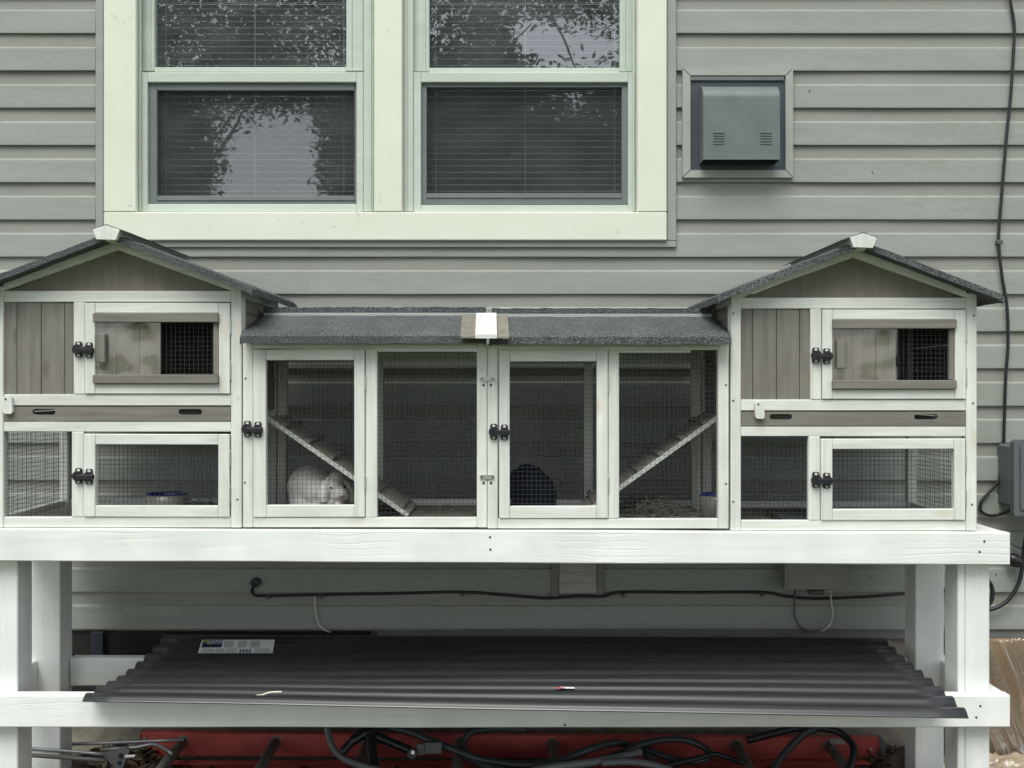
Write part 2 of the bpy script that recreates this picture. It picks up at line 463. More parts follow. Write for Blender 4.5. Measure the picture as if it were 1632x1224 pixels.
# ------------------------------------------------------------------ ground
def ground():
    m, n, l, b = new_mat('ground_soil')
    mp = coords(n, l, (1, 1, 1), False); t = nz(n, l, mp, 6, 6, .65); t2 = nz(n, l, mp, .5, 4)
    r = ramp(n, [(.3, (.06, .05, .036)), (.7, (.17, .145, .11))]); l.new(t.outputs['Fac'], r.inputs[0])
    rg = ramp(n, [(.3, (.035, .055, .016)), (.7, (.07, .10, .03))]); l.new(t.outputs['Fac'], rg.inputs[0])
    tc = n.new('ShaderNodeTexCoord'); sp = n.new('ShaderNodeSeparateXYZ'); l.new(tc.outputs['Object'], sp.inputs[0])
    ad = n.new('ShaderNodeMath'); ad.operation = 'ADD'; l.new(sp.outputs[1], ad.inputs[0]); l.new(t2.outputs['Fac'], ad.inputs[1])
    mr = n.new('ShaderNodeMapRange'); mr.inputs[1].default_value = 2.5; mr.inputs[2].default_value = 3.1; l.new(ad.outputs[0], mr.inputs[0])
    l.new(mixc(n, l, mr.outputs[0], rg.outputs[0], r.outputs[0]), b.inputs['Base Color'])
    b.inputs['Roughness'].default_value = .95
    bump(n, l, t.outputs['Fac'], b, .8, .03)
    v = []; f = []
    xs = [-300, -60, -15] + [-4 + .25 * i for i in range(33)] + [15, 60, 300]
    ys = [-300, -80, -30, -12, -6] + [-2 + .25 * i for i in range(24)] + [8, 30, 300]
    for y in ys:
        for x in xs:
            v.append((x, y, 0.012 * noise.noise(Vector((x * 1.7, y * 1.7, 0))) if abs(x) < 5 and -3 < y < 4 else 0))
    W = len(xs)
    for j in range(len(ys) - 1):
        for i in range(W - 1):
            a = j * W + i; f.append((a, a + 1, a + 1 + W, a + W))
    o = obj('ground', v, f, m, None, origin=(0, 0, 0)); o['kind'] = 'structure'
ground()

# ------------------------------------------------------------------ house wall
DW = 3.50                                   # front face of the siding
house = empty('house', (0, DW + .05, 0))
tag(house, 'house wall clad in grey-green lap siding with a cream-cased double window', 'house')
PITCH = 59.4 / F * DW
Z0 = PZ(1003, DW)                           # bottom of the lowest course
XL, XR = -2.7, 2.7
WLx, WRx = PX(152, DW), PX(1078, DW)        # edges of the window trim
WBz = PZ(393, DW)
NC = 22
WTz = PZ(-190, DW)
def course(k, x0, x1, ztop=None, zbot=None, off=0.0):
    z0 = Z0 + k * PITCH; h = PITCH
    prof = [(0.000, .000), (0.000, -.0150), (.004, -.0165), (.05, -.0168), (.30, -.0160), (.585, -.0150), (.61, -.0140), (.63, -.0060), (.65, -.0035), (.80, -.0025), (.92, -.0015), (1.06, -.0005)]
    pr = []
    for t, y in prof:
        z = z0 + t * h
        if zbot is not None and z < zbot:
            z = zbot
        if ztop is not None and z > ztop:
            pr.append((ztop, y)); break
        pr.append((z, y))
    n = max(2, int((x1 - x0) / .12))
    v = []; f = []
    seed = k * 3.1
    for i in range(n + 1):
        x = x0 + (x1 - x0) * i / n
        dz = .0016 * noise.noise(Vector((x * 1.1, seed, 0))) + .0008 * noise.noise(Vector((x * 4, seed, 5)))
        dy = .0022 * noise.noise(Vector((x * 2.0, seed, 9)))
        for j, (z, y) in enumerate(pr):
            v.append((x, DW + .0115 + y * .70 + off + (dy if j else 0), z + dz * (1 if j < 6 else .3)))
    m = len(pr)
    for i in range(n):
        for j in range(m - 1):
            a = i * m + j; f.append((a, a + m, a + m + 1, a + 1))
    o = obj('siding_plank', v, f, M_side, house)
    return o
SEAM = PX(636, DW)
SEAMS = {0: [SEAM], 1: [SEAM], 9: [PX(492, DW)], 10: [PX(492, DW), PX(1420, DW)], 3: [.35], 4: [.35], 5: [-1.1], 6: [-1.1], 13: [PX(1253, DW)], 14: [PX(1253, DW)], 7: [1.5], 8: [1.5]}
for k in range(NC):
    za, zb = Z0 + k * PITCH, Z0 + (k + 1) * PITCH
    if zb <= WBz or za >= WTz: spans = [(XL, XR, None, None)]
    elif za < WBz < zb: spans = [(XL, WLx, None, None), (WLx, WRx, WBz, None), (WRx, XR, None, None)]
    elif za < WTz < zb: spans = [(XL, WLx, None, None), (WLx, WRx, None, WTz), (WRx, XR, None, None)]
    else: spans = [(XL, WLx, None, None), (WRx, XR, None, None)]
    for x0, x1, zt, zbo in spans:
        cuts = [x0] + [s for s in SEAMS.get(k, []) if x0 < s < x1] + [x1]
        for i in range(len(cuts) - 1):
            course(k, cuts[i] - (.02 if i else 0), cuts[i + 1], zt, zbo, .0009 * (i % 2))
ZTOP = Z0 + NC * PITCH
# sheathing with the window opening, foundation
OX0, OX1, OZ0, OZ1 = PX(206, DW), PX(1027, DW), PZ(348, DW), PZ(-150, DW)
sh = MB()
YA, YB = DW + .018, DW + .12
sh.box(XL, OX0, YA, YB, Z0, ZTOP); sh.box(OX1, XR, YA, YB, Z0, ZTOP); sh.box(OX0, OX1, YA, YB, Z0, OZ0); sh.box(OX0, OX1, YA, YB, OZ1, ZTOP)
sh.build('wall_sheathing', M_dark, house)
fo = MB()
nx = 70
v, f = grid_slab(lambda u, t: (XL + (XR - XL) * u, DW + .035 + .004 * noise.noise(Vector((u * 60, t * 9, 2))), -.1 + (Z0 + .02 + .1) * t), 90, 12, (0, .2, 0))
obj('foundation', v, f, M_conc, house)
st = MB(); st.box(PX(600, DW), XR, DW + .012, DW + .05, Z0 - .036, Z0 + .004); st.build('starter_strip', M_flange, house)
# interior room behind the windows
rm = MB()
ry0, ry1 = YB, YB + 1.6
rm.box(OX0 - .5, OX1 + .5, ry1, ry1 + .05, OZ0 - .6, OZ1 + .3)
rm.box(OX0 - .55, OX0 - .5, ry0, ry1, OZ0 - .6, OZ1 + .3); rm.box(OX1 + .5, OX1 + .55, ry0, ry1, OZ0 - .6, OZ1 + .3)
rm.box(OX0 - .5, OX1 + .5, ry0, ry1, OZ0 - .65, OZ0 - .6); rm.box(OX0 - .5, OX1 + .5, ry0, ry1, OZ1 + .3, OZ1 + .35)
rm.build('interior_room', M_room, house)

for px, py in ((1387, 920.5), (1399, 977), (1587, 915), (1618, 925), (834, 981), (783, 938), (1390, 275), (1290, 145)):
    v, f = disc(P(px, py, DW + .002), (0, -1, 0), .0026, .003, 8); obj('nail', v, f, M_screw, house)
db_ = empty('dark_opening_panel', P(300, 1135, DW + .01)); tag(db_, 'added dark panel with a bluish batten, standing in for a dark foundation opening', 'board')  # dark panel added in place of a dark opening in the foundation
M_dkb = wood('opening_panel_dark', (.012, .011, .010), (.035, .03, .026), 'X', .8, .4)
m_ = MB(); boxpx_ = lambda m, x0, x1, y0, y1, d, dp: m.box(PX(x0, d), PX(x1, d), d, d + dp, PZ(y1, d), PZ(y0, d), .002)
boxpx_(m_, 60, 590, 1007.5, 1128, DW + .012, .016); m_.build('opening_panel_face', M_dkb, db_)
m_ = MB(); boxpx_(m_, 144, 164, 1007.5, 1100, DW - .006, .0175); m_.build('batten', plain('blue_grey_batten', (.02, .026, .042), .6), db_)
# window casing (cream boards) and vinyl trim round it
dc = DW - .022                              # front of casing
def boxpx(m, x0, x1, y0, y1, d, depth, b=.0015):
    m.box(PX(x0, d), PX(x1, d), d, d + depth, PZ(y1, d), PZ(y0, d), b); return m
TOPY = -145
for (x0, x1, y0, y1) in ((165, 217, TOPY, 337.5), (1016, 1063, TOPY, 337.5), (596, 641, TOPY, 337.5)):
    boxpx(MB(), x0, x1, y0, y1, dc, .05, .003).build('casing_board', M_cas, house)
boxpx(MB(), 165, 1063, 338, 383, dc, .05, .003).build('casing_board', M_cas, house)
boxpx(MB(), 165, 1063, TOPY - 48, TOPY - .5, dc, .05, .003).build('casing_board', M_cas, house)
# fine mitre lines at the lower corners: narrow dark gaps are left by corner blocks set a hair proud
dt = DW - .010
for (x0, x1, y0, y1) in ((152, 164.6, TOPY - 58, 383.4), (1063.4, 1078, TOPY - 58, 383.4)):
    boxpx(MB(), x0, x1, y0, y1, dt, .03, .002).build('trim_channel', M_trim, house)
boxpx(MB(), 152, 1078, 383.8, 394, dt, .03, .002).build('trim_channel', M_trim, house)

def window(xa, xb, up, lo, low_glass):
    """xa..xb frame; up = upper glass (x0,x1,ybottom); lo = lower opening; low_glass"""
    d = DW + .006
    m = MB()                                 # master frame: jambs, head and sill
    boxpx(m, xa, lo[0] - 12.4, TOPY, 337, d, .09, .002); boxpx(m, lo[1] + 11.4, xb, TOPY, 337, d, .09, .002)
    boxpx(m, lo[0] - 12, lo[1] + 11, TOPY, TOPY + 12, d, .09, .002)
    boxpx(m, xa + 4, xa + 7, TOPY, 337, d - .006, .008, .001); boxpx(m, xb - 7, xb - 4, TOPY, 337, d - .006, .008, .001)
    win = m.build('window', M_sash, house)
    du = d + .022                            # upper sash sits outside
    ux0, ux1, uy = up
    uy0 = TOPY + 34
    s = MB()
    boxpx(s, lo[0] - 12, ux0, TOPY + 12, uy + 6, du, .03, .002); boxpx(s, ux1, lo[1] + 11, TOPY + 12, uy + 6, du, .03, .002)
    boxpx(s, ux0, ux1, TOPY + 12, uy0, du, .03, .002); boxpx(s, ux0, ux1, uy, uy + 8, du, .03, .002)
    boxpx(s, ux0 - 9, ux0 - 6, TOPY + 12, uy + 6, du - .004, .006, .001); boxpx(s, ux1 + 6, ux1 + 9, TOPY + 12, uy + 6, du - .004, .006, .001)
    s.build('sash', M_sash, win)
    g = MB(); boxpx(g, ux0 - 2, ux1 + 2, uy0 - 2, uy + 2, du + .016, .005, .0005); g.build('pane', M_glass, win)
    lx0, lx1, ly0, ly1 = lo
    dl = d + .004
    s = MB()
    fx0, fx1 = lx0 - 12, lx1 + 11
    boxpx(s, fx0, lx0, ly0 - 16, ly1 + 13, dl, .035, .002); boxpx(s, lx1, fx1, ly0 - 16, ly1 + 13, dl, .035, .002)
    boxpx(s, lx0, lx1, ly0 - 16, ly0, dl, .035, .002); boxpx(s, lx0, lx1, ly1, ly1 + 13, dl, .035, .002)
    s.build('sash', M_sash, win)
    gx0, gx1, gy0, gy1 = low_glass
    df = dl + .012
    s = MB()
    boxpx(s, lx0, gx0, ly0, ly1, df, .02, .0015); boxpx(s, gx1, lx1, ly0, ly1, df, .02, .0015)
    boxpx(s, gx0, gx1, ly0, gy0, df, .02, .0015); boxpx(s, gx0, gx1, gy1, ly1, df, .02, .0015)
    boxpx(s, gx0, gx1, gy1 + 5, gy1 + 7, df - .004, .006, .0006)
    s.build('screen_frame', M_screenfr, win)
    g = MB(); boxpx(g, gx0 - 1, gx1 + 1, gy0 - 1, gy1 + 1, df + .008, .0006, .0001); g.build('insect_screen', M_screen, win)
    g = MB(); boxpx(g, gx0 - 3, gx1 + 3, gy0 - 3, gy1 + 3, df + .03, .005, .0005); g.build('pane', M_glass, win)
    # sill under the sash
    return win
window(217.5, 595.5, (246, 552, 107), (235, 568, 131, 325), (250, 565, 144, 312))
window(641.5, 1015.5, (684, 988, 108), (671, 1001, 131, 327), (680, 991, 139, 308))

def blind(x0, x1, label):
    d = DW + .125
    t = empty('window_blind', (PX((x0 + x1) / 2, d), d, PZ(318, d)))
    tag(t, label, 'blind', 'white slatted blinds hanging inside the windows')
    a, b = PX(x0, d), PX(x1, d)
    base = None
    ya = PZ(318, d); pitch = 10.0 / F * d
    MB().box(a, b, d - .012, d + .012, ya, ya + .012).build('bottom_rail', M_blind, t)
    n = 43
    for i in range(n):
        z = ya + .012 + pitch * (i + .8)
        if base is None:
            v, f = grid_slab(lambda u, w_: (a + (b - a) * u, d - .0125 + .025 * w_, z - .0028 + .0056 * w_ + .0015 * math.sin(math.pi * w_)), 1, 4, (0, 0, -.0007))
            base = obj('slat', v, f, M_blind, t)
            z_first = z; loc0 = base.location.copy()
        else:
            c = base.copy(); COL.objects.link(c); c.location = loc0 + Vector((0, 0, z - z_first))
    for u in (.08, .5, .92):
        x = a + (b - a) * u
        m = MB(); m.box(x - .0012, x + .0012, d - .015, d - .0135, ya, ya + pitch * n + .03, .0003); m.build('ladder_cord', M_blind, t)
    MB().box(a, b, d - .02, d + .02, ya + pitch * n + .03, ya + pitch * n + .07).build('head_rail', M_blind, t)
blind(240, 576, 'white slatted blind inside the window above the hutch gable')
blind(668, 1006, 'white slatted blind inside the window beside the square vent hood')

# square vent hood on the wall
def vent_hood():
    d = DW - .014
    t = empty('vent_hood', P(1176, 283, DW))
    tag(t, 'square grey vent hood with slotted cover in a mitred frame on the siding', 'vent')
    X = lambda p: PX(p, d); Z = lambda p: PZ(p, d)
    o = [(1088, 108), (1264, 108), (1264, 283), (1088, 283)]; i_ = [(1100.5, 120), (1252, 120), (1252, 271), (1100.5, 271)]
    for k in range(4):
        q = (k + 1) % 4
        pts = [o[k], o[q], i_[q], i_[k]]
        c = (sum(p[0] for p in pts) / 4, sum(p[1] for p in pts) / 4)
        pts = [(c[0] + (p[0] - c[0]) * .996, c[1] + (p[1] - c[1]) * .985) for p in pts]
        v, f = prism_y([(X(a), Z(b)) for a, b in pts], d, d + .03)
        obj('frame_strip', v, f, M_ventrim, t)
    m = MB(); m.box(X(1099), X(1253), d + .009, d + .028, Z(272.5), Z(118.5)); m.build('back_plate', M_hoodd, t)
    m = MB(); m.box(X(1101), X(1250), d + .002, d + .02, Z(128), Z(121)); m.build('top_flange', M_hood, t)
    # curved cover: profile in (y,z), extruded in x
    dh = DW - .075
    zt, zb = PZ(137, DW - .02), PZ(254.5, dh)
    prof = []
    for k in range(13):
        a = k / 12 * math.pi / 2
        prof.append((DW + .004 - (.078) * math.sin(a), zt - .055 * (1 - math.cos(a))))
    prof.append((dh - .002, zb))
    x0, x1 = PX(1121, dh), PX(1243, dh)
    v = []; f = []
    for x in (x0, x1):
        for y, z in prof: v.append((x, y, z))
        v.append((x, DW + .004, zb))
    n = len(prof)
    for k in range(n - 1): f.append((k, k + 1, n + 1 + k + 1, n + 1 + k))
    f.append(tuple(range(n, -1, -1))); f.append(tuple(range(n + 1, 2 * n + 2)))
    obj('cover', v, f, M_hood, t)
    for cx in (1145.5, 1220.5):
        for r_ in range(5):
            m = MB(); py = 211 + r_ * 4.4
            m.box(PX(cx - 9, dh), PX(cx + 9, dh), dh - .0034, dh - .001, PZ(py + 1.5, dh), PZ(py, dh), .001); m.build('vent_slot', M_hood, t)
    for px, py in ((1229, 155), (1234, 151)):
        v, f = ellipsoid(P(px, py, dh + .012), (.003, .003, .003)); obj('paint_blob', v, f, M_wcable, t, True)
vent_hood()

# louvered exhaust vent below the deck
def exhaust():
    d = DW - .012
    t = empty('exhaust_vent', P(921, 955, d))
    tag(t, 'beige louvered exhaust vent with grey flange low on the wall', 'vent')
    X = lambda p: PX(p, d); Z = lambda p: PZ(p, d)
    m = MB(); m.box(X(879), X(891), d, d + .03, Z(955), Z(845)); m.box(X(951), X(962.5), d, d + .03, Z(955), Z(845)); m.box(X(891), X(951), d, d + .03, Z(955), Z(945.5)); m.box(X(891), X(951), d, d + .03, Z(857), Z(845))
    m.build('flange', M_flange, t)
    for k in range(5):
        y1 = 945 - k * 17.2; y0 = y1 - 16.6
        v, f = prism_x([(d - .006, Z(y1)), (d - .0075, Z(y1) + .002), (d + .010, Z(y0)), (d + .014, Z(y0)), (d + .014, Z(y1))], X(891.5), X(950.5))
        obj('louver', v, f, M_lvent, t)
    for px in (886, 957):
        v, f = disc(P(px, 951, d), (0, -1, 0), .004, .003); obj('screw', v, f, M_steel, t)
exhaust()

# meter box under the deck
def meter_box():
    d = DW - .10
    t = empty('meter_box', P(1300, 940, d))
    tag(t, 'weathered olive-grey metal utility box on the wall under the deck', 'utility box')
    m = MB(); m.box(PX(1255, d), PX(1350, d), d, DW + .01, PZ(938, d), PZ(842, d), .006); m.build('box_body', M_mbox, t)
    m = MB(); m.box(PX(1255.5, d) - .012, PX(1254.8, d), d - .006, d + .03, PZ(941, d), PZ(840, d), .003); m.build('door_edge', M_mbox, t)
    m = MB(); m.box(PX(1254, d), PX(1349, d), d - .006, d - .0005, PZ(939.5, d), PZ(841, d), .003); m.build('door', M_mbox, t)
    m = MB(); m.box(PX(1290, d), PX(1313, d), d - .004, d + .03, PZ(948, d), PZ(940.5, d), .002); m.build('hasp', M_screw, t)
meter_box()

def outlet_box():
    d = DW - .11
    t = empty('outlet_box', P(1650, 822, d))
    tag(t, 'dark grey weatherproof outlet box with rounded lid at the hanging cable', 'outlet box')
    X0 = PX(1602, DW - .05)
    m = MB(); m.box(X0, X0 + .27, DW - .085, DW + .012, PZ(806, DW - .05), PZ(708, DW - .05), .008); m.build('box_body', M_obox, t)
    xl = PX(1616, d); zt, zb = PZ(701, d), PZ(822, d)
    rr = .012
    poly = []
    for cx, cz, a0 in ((xl + .25 - rr, zt - rr, 0), (xl + rr, zt - rr, 90), (xl + rr * .5, zb + rr * .5, 180), (xl + .25 - rr, zb + rr, 270)):
        r_ = rr * .5 if a0 == 180 else rr
        for k in range(5):
            a = R(a0 + k * 22.5); poly.append((cx + r_ * math.cos(a), cz + r_ * math.sin(a)))
    v, f = prism_y(poly, d, DW - .083); obj('lid', v, f, M_obox, t)
    v, f = prism_y([(xl + .02, zt - .02), (xl + .23, zt - .02), (xl + .23, zb + .02), (xl + .02, zb + .02)], d - .006, d + .001); obj('lid_panel', v, f, M_obox, t)
    for py in (725, 795):
        m = MB(); m.box(X0 + .012, X0 + .024, DW - .098, DW - .08, PZ(py + 10, DW - .08), PZ(py - 10, DW - .08), .002); m.build('hinge', M_steel, t)
outlet_box()

# cables
def cable(name, pts, r, mat, label, cat='cable', group=None, d=DW - .012, seg=8):
    p = [P(q[0], q[1], q[2] if len(q) > 2 else d) for q in pts]
    v, f = tube(p, r, seg); o = obj(name, v, f, mat, None, True)
    return tag(o, label, cat, group)
dcab = DW - .010
low = empty('wall_cable', P(409, 950, dcab)); tag(low, 'black cable clipped along the siding under the deck, with a round end cap', 'cable')
pts = [(409, 927, DW - .012), (404, 934, DW - .018), (402, 943, dcab), (408, 949, dcab), (425, 949.5, dcab), (500, 948, dcab), (636, 945.5, dcab), (737, 943.5, dcab), (800, 948, dcab), (860, 953, dcab), (880, 953, DW - .016), (921, 950, DW - .028), (963, 950, DW - .016), (990, 943.5, dcab), (1100, 944, dcab), (1215, 944, dcab), (1250, 950, dcab), (1300, 954, dcab), (1380, 951, dcab), (1440, 946, dcab), (1500, 941, dcab), (1560, 935, dcab)]
v, f = tube([P(*q) for q in pts], .0048, 8); obj('cable_run', v, f, M_black, low, True)
v, f = disc(P(409, 927, DW + .004), (0, -1, 0), .0165, .022, 20); obj('end_cap', v, f, M_black, low)
for px, py in ((427, 951), (512, 950), (737, 947), (993, 948), (1215, 947)):
    c = P(px, py, dcab); m = MB(); m.box(c.x - .005, c.x + .005, c.y - .008, DW + .006, c.z - .008, c.z + .004, .001); m.build('cable_clip', M_gcable, low)
cable('phone_cable', [(502, 950), (502, 965), (505, 985), (511, 999), (522, 1006), (528, 1007, DW + .03)], .0033, M_wcable, 'short white cable drooping from the clipped black cable to the foundation')
cable('loop_cable', [(1267, 940, DW - .03), (1266, 960), (1266.5, 982), (1274, 998), (1287, 1006), (1292, 1008, DW + .03)], .0032, M_gcable, 'dark grey cable hanging in a curve below the utility box')
cable('loop_cable', [(1323, 941, DW - .03), (1324, 955), (1327, 978), (1323, 994), (1313, 1004), (1303, 1007, DW + .03)], .0034, M_wcable, 'white cable hanging in a curve below the utility box')
hang = empty('hanging_cable', P(1600, 822, dcab)); tag(hang, 'long black cable hanging down the siding and looping into the outlet box', 'cable')
hp = [(1604, -190), (1606, -60), (1610, 0), (1615, 28), (1616.5, 60), (1611, 150), (1604, 220), (1595, 330), (1591.5, 385), (1597, 440), (1605, 490), (1606.5, 550), (1603, 600), (1601, 660), (1599, 720), (1595.5, 757), (1585, 775), (1568, 794), (1562, 806), (1565, 816), (1577, 821.5), (1592, 820), (1606, 815, DW - .04), (1622, 810, DW - .05)]
v, f = tube([P(q[0], q[1], q[2] if len(q) > 2 else dcab) for q in hp], .0052, 8); obj('cable_run', v, f, M_black, hang, True)
for px, py in ((1591.5, 386), (1595.5, 757)):
    c = P(px, py, dcab); m = MB(); m.box(c.x - .007, c.x + .012, c.y - .008, DW + .006, c.z - .007, c.z + .007, .001); m.build('cable_clip', M_gcable, hang)
cable('loose_cable', [(1640, 830), (1634, 862), (1631, 890), (1625, 925), (1612, 950), (1595, 965), (1570, 973), (1545, 968), (1528, 950), (1534, 930), (1560, 920), (1577, 928), (1582, 945), (1577, 962), (1560, 972)], .0068, M_black, 'thick black cord looping behind the white post below the outlet box', d=DW - .03)
co = empty('cord_connector', P(1618, 893, DW - .03)); tag(co, 'black round cord connector beside the end of the upper deck beam', 'connector')
v, f = ellipsoid(P(1617, 893, DW - .03), (.030, .022, .022), Matrix.Rotation(R(35), 3, 'Y')); obj('connector_body', v, f, M_blackp, co, True)
v, f = tube([P(1611, 866, DW - .02), P(1620, 871, DW - .02), P(1636, 877, DW - .02)], .004, 8); obj('plug_lead', v, f, M_gcable, co, True)

# ------------------------------------------------------------------ wooden stand
DB = 2.835; BT = .038; BH = .089
stand = empty('wooden_stand', (0, 3.05, 0)); tag(stand, 'white painted two-tier timber stand carrying the rabbit hutch', 'stand')
def beam(name, x0, x1, zl_top, zr_top, y0, y1, h, mat, n=14, seed=0):
    """long board with slightly waving edges, top z from left to right"""
    ring = [(0, 0), (.0025, -.0025), (0, 0)]
    v = []; f = []
    b = .003
    for i in range(n + 1):
        t = i / n; x = x0 + (x1 - x0) * t
        zt = zl_top + (zr_top - zl_top) * t + .0018 * noise.noise(Vector((x * 2.3, seed, 0)))
        zb = zl_top + (zr_top - zl_top) * t - h + .0022 * noise.noise(Vector((x * 2.1, seed, 7)))
        yo = .002 * noise.noise(Vector((x * 1.5, seed, 3)))
        for (y, z) in ((y0 + yo, zb + b), (y0 + yo, zt - b), (y0 + yo + b, zt), (y1 + yo - b, zt), (y1 + yo, zt - b), (y1 + yo, zb + b), (y1 + yo - b, zb), (y0 + yo + b, zb)):
            v.append((x, y, z))
    for i in range(n):
        for k in range(8):
            k2 = (k + 1) % 8
            f.append((i * 8 + k, i * 8 + k2, i * 8 + 8 + k2, i * 8 + 8 + k))
    f.append(tuple(range(8))); f.append(tuple(reversed(range(n * 8, n * 8 + 8))))
    f = [tuple(reversed(q)) for q in f]
    return obj(name, v, f, mat, stand)
SX0, SX1 = -1.515, PX(1609.5, DB)
zt_l, zt_r = PZ(842.5, DB), PZ(849, DB)
DTOP = (zt_l + zt_r) / 2
beam('front_beam', SX0, SX1, zt_l, zt_r, DB, DB + BT, BH, M_paint, seed=1)
sz_l, sz_r = PZ(1108, DB), PZ(1108, DB)
beam('front_beam', SX0, SX1, sz_l, sz_r, DB, DB + BT, BH, M_paint, seed=2)
YBK = 3.40
beam('back_beam', SX0, SX1, zt_l, zt_r, YBK, YBK + BT, BH, M_paint, seed=3)
beam('back_rail', -1.40, 1.254, sz_l - .011, sz_r - .011, 3.262, 3.300, BH, M_paint, seed=4)
def zdeck(x): return zt_l + (zt_r - zt_l) * (x - SX0) / (SX1 - SX0)
for x0, x1 in ((SX0, SX0 + BT), (SX1 - BT, SX1)):
    m = MB(); z = zdeck(x0); m.box(x0, x1, DB + BT + .0005, YBK - .0005, z - BH, z - .001, .003); m.build('side_beam', M_paint, stand)
v, f = grid_slab(lambda u, t: (SX0 + BT + .001 + (SX1 - SX0 - 2 * BT - .002) * u, DB + BT + .001 + (YBK - DB - BT - .002) * t, zdeck(SX0 + (SX1 - SX0) * u) - .0015), 4, 2, (0, 0, -.018))
obj('deck_board', v, f, M_paint, stand)
for x0, x1 in ((SX1 - BT, SX1), (SX0, SX0 + BT)):
    m = MB(); m.box(x0, x1, DB + BT + .0005, 3.30, sz_l - BH, sz_l - .001, .003)
    m.build('side_beam', M_paint, stand)
def post(x0, y0, ztop, name='post', groove=False):
    m = MB()
    if not groove:
        m.box(x0, x0 + .089, y0, y0 + .089, -.01, ztop, .003); return m.build(name, M_paintz, stand)
    m.box(x0, x0 + .0205, y0, y0 + .089, -.01, ztop, .003); m.box(x0 + .0217, x0 + .089, y0, y0 + .089, -.01, ztop, .003)
    return m.build(name, M_paintz, stand)
post(1.2455, DB + BT + .001, zdeck(1.25) - .021, groove=True)
post(-1.470, DB + BT + .001, zdeck(-1.4) - .021)
post(1.2545, 3.2, zdeck(1.25) - .021)
post(-1.494, 3.2, zdeck(-1.4) - .021)
for px, py in ((781, 856), (781.5, 875.5), (1568.5, 862.5), (1561, 879.5), (1562, 1125), (1555.5, 1143), (900, 1155)):
    v, f = disc(P(px, py, DB + .001), (0, -1, 0), .0032, .0022, 10); obj('screw', v, f, M_screw, stand)

# ------------------------------------------------------------------ rabbit hutch
HB = 2.85; BK = 3.30
hutch = empty('rabbit_hutch', (PX(776, HB), 3.07, zdeck(0)))
tag(hutch, 'long whitewashed wooden rabbit hutch with two gabled houses and grey felt roofs', 'hutch')
class Unit:
    def __init__(s, fx, fy): s.fx = fx; s.fy = fy
    def x(s, p): return PX(s.fx(p), HB)
    def z(s, p): return PZ(s.fy(p), HB)
    def bx(s, x0, x1, y0, y1, yo=0.0, th=.02, b=.0016):
        return cbox(s.x(x0), s.x(x1), HB + yo, HB + yo + th, s.z(y1), s.z(y0), b)
    def part(s, name, mat, parent, *a, **k):
        v, f = s.bx(*a, **k); return obj(name, v, f, mat, parent)

def latch(parent, px, py, unit_fx=None):
    """black turn-button latch: two perforated plates, a knob and a bar"""
    c = P(px, py, HB - .003); s = 1 / F * HB
    body = MB()
    for sx, sy in ((-9, 0), (8, 1.2)):
        x = c.x + sx * s; z = c.z - sy * s
        poly = []
        w_, h_ = 5.6 * s, 12.5 * s
        for a, b in ((-w_, -h_ + .004), (-w_ + .003, -h_), (w_ - .003, -h_), (w_, -h_ + .004), (w_, h_ - .004), (w_ - .003, h_), (-w_ + .003, h_), (-w_, h_ - .004)):
            poly.append((x + a, z + b))
        body.add(*prism_y(poly, c.y - .0015, c.y + .0015))
        body.add(*tube([(x, c.y - .001, z), (x, c.y - .012, z)], 8.2 * s, 14))
    body.box(c.x - 9 * s, c.x + 16.5 * s, c.y - .016, c.y - .006, c.z - 4.6 * s, c.z + 2.6 * s, .002)
    o = body.build('latch', M_blackp, parent)
    for sx, sy in ((-9, 9), (-9, -9), (8, 10), (8, -8)):
        v, f = disc((c.x + sx * s, c.y - .001, c.z - sy * s), (0, -1, 0), 2.5 * s, .0025, 10)
        if parent is hutch: obj('latch_screw', v, f, M_wscrew, o)
        else: obj('latch_screw', v, f, M_wscrew, parent)
    return o
def hinge(parent, u, px, py0, py1):
    x = u.x(px); m = MB()
    m.box(x - .0022, x + .0022, HB - .004, HB + .004, u.z(py1), u.z(py0), .001); m.build('hinge', M_steel, parent)
def screw(parent, px, py, mat=None, r=.0035, d=HB):
    v, f = disc(P(px, py, d + .001), (0, -1, 0), r, .002, 10); obj('screw', v, f, mat or M_screw, parent)

def door(u, x0, x1, y0, y1, sl, sr, rt, rb, mesh_pitch=.0127, latch_at=None, hinges=(), yo=-.003):
    """framed door; sl/sr/rt/rb inner edges"""
    dr = empty('door', (u.x((x0 + x1) / 2), HB, u.z(y1)))
    dr.parent = hutch; dr.location = Vector(dr.location) - wloc(hutch)
    g = .35; dr.rotation_euler = (0, R(random.uniform(-.16, .16)), 0)
    u.part('stile', M_wz, dr, x0 + g, sl, y0 + g, y1 - g, yo=yo)
    u.part('stile', M_wz, dr, sr, x1 - g, y0 + g, y1 - g, yo=yo)
    u.part('rail', M_wx, dr, sl + .3, sr - .3, y0 + g, rt, yo=yo + .0006)
    u.part('rail', M_wx, dr, sl + .3, sr - .3, rb, y1 - g, yo=yo + .0006)
    w_ = wires((u.x(sl) - .004, HB + .0185, u.z(rb) - .004), (u.x(sr) - u.x(sl) + .008, 0, 0), (0, 0, u.z(rt) - u.z(rb) + .008), mesh_pitch).build('wire_mesh', M_wire, dr)
    w_['kind'] = 'stuff'
    for hx, h0, h1 in hinges: hinge(dr, u, hx, h0, h1)
    return dr
def mesh_panel(u, x0, x1, y0, y1, yo=.016):
    o = wires((u.x(x0) - .004, HB + yo, u.z(y1) - .004), (u.x(x1) - u.x(x0) + .008, 0, 0), (0, 0, u.z(y0) - u.z(y1) + .008)).build('wire_mesh', M_wire, hutch)
    o['kind'] = 'stuff'; return o

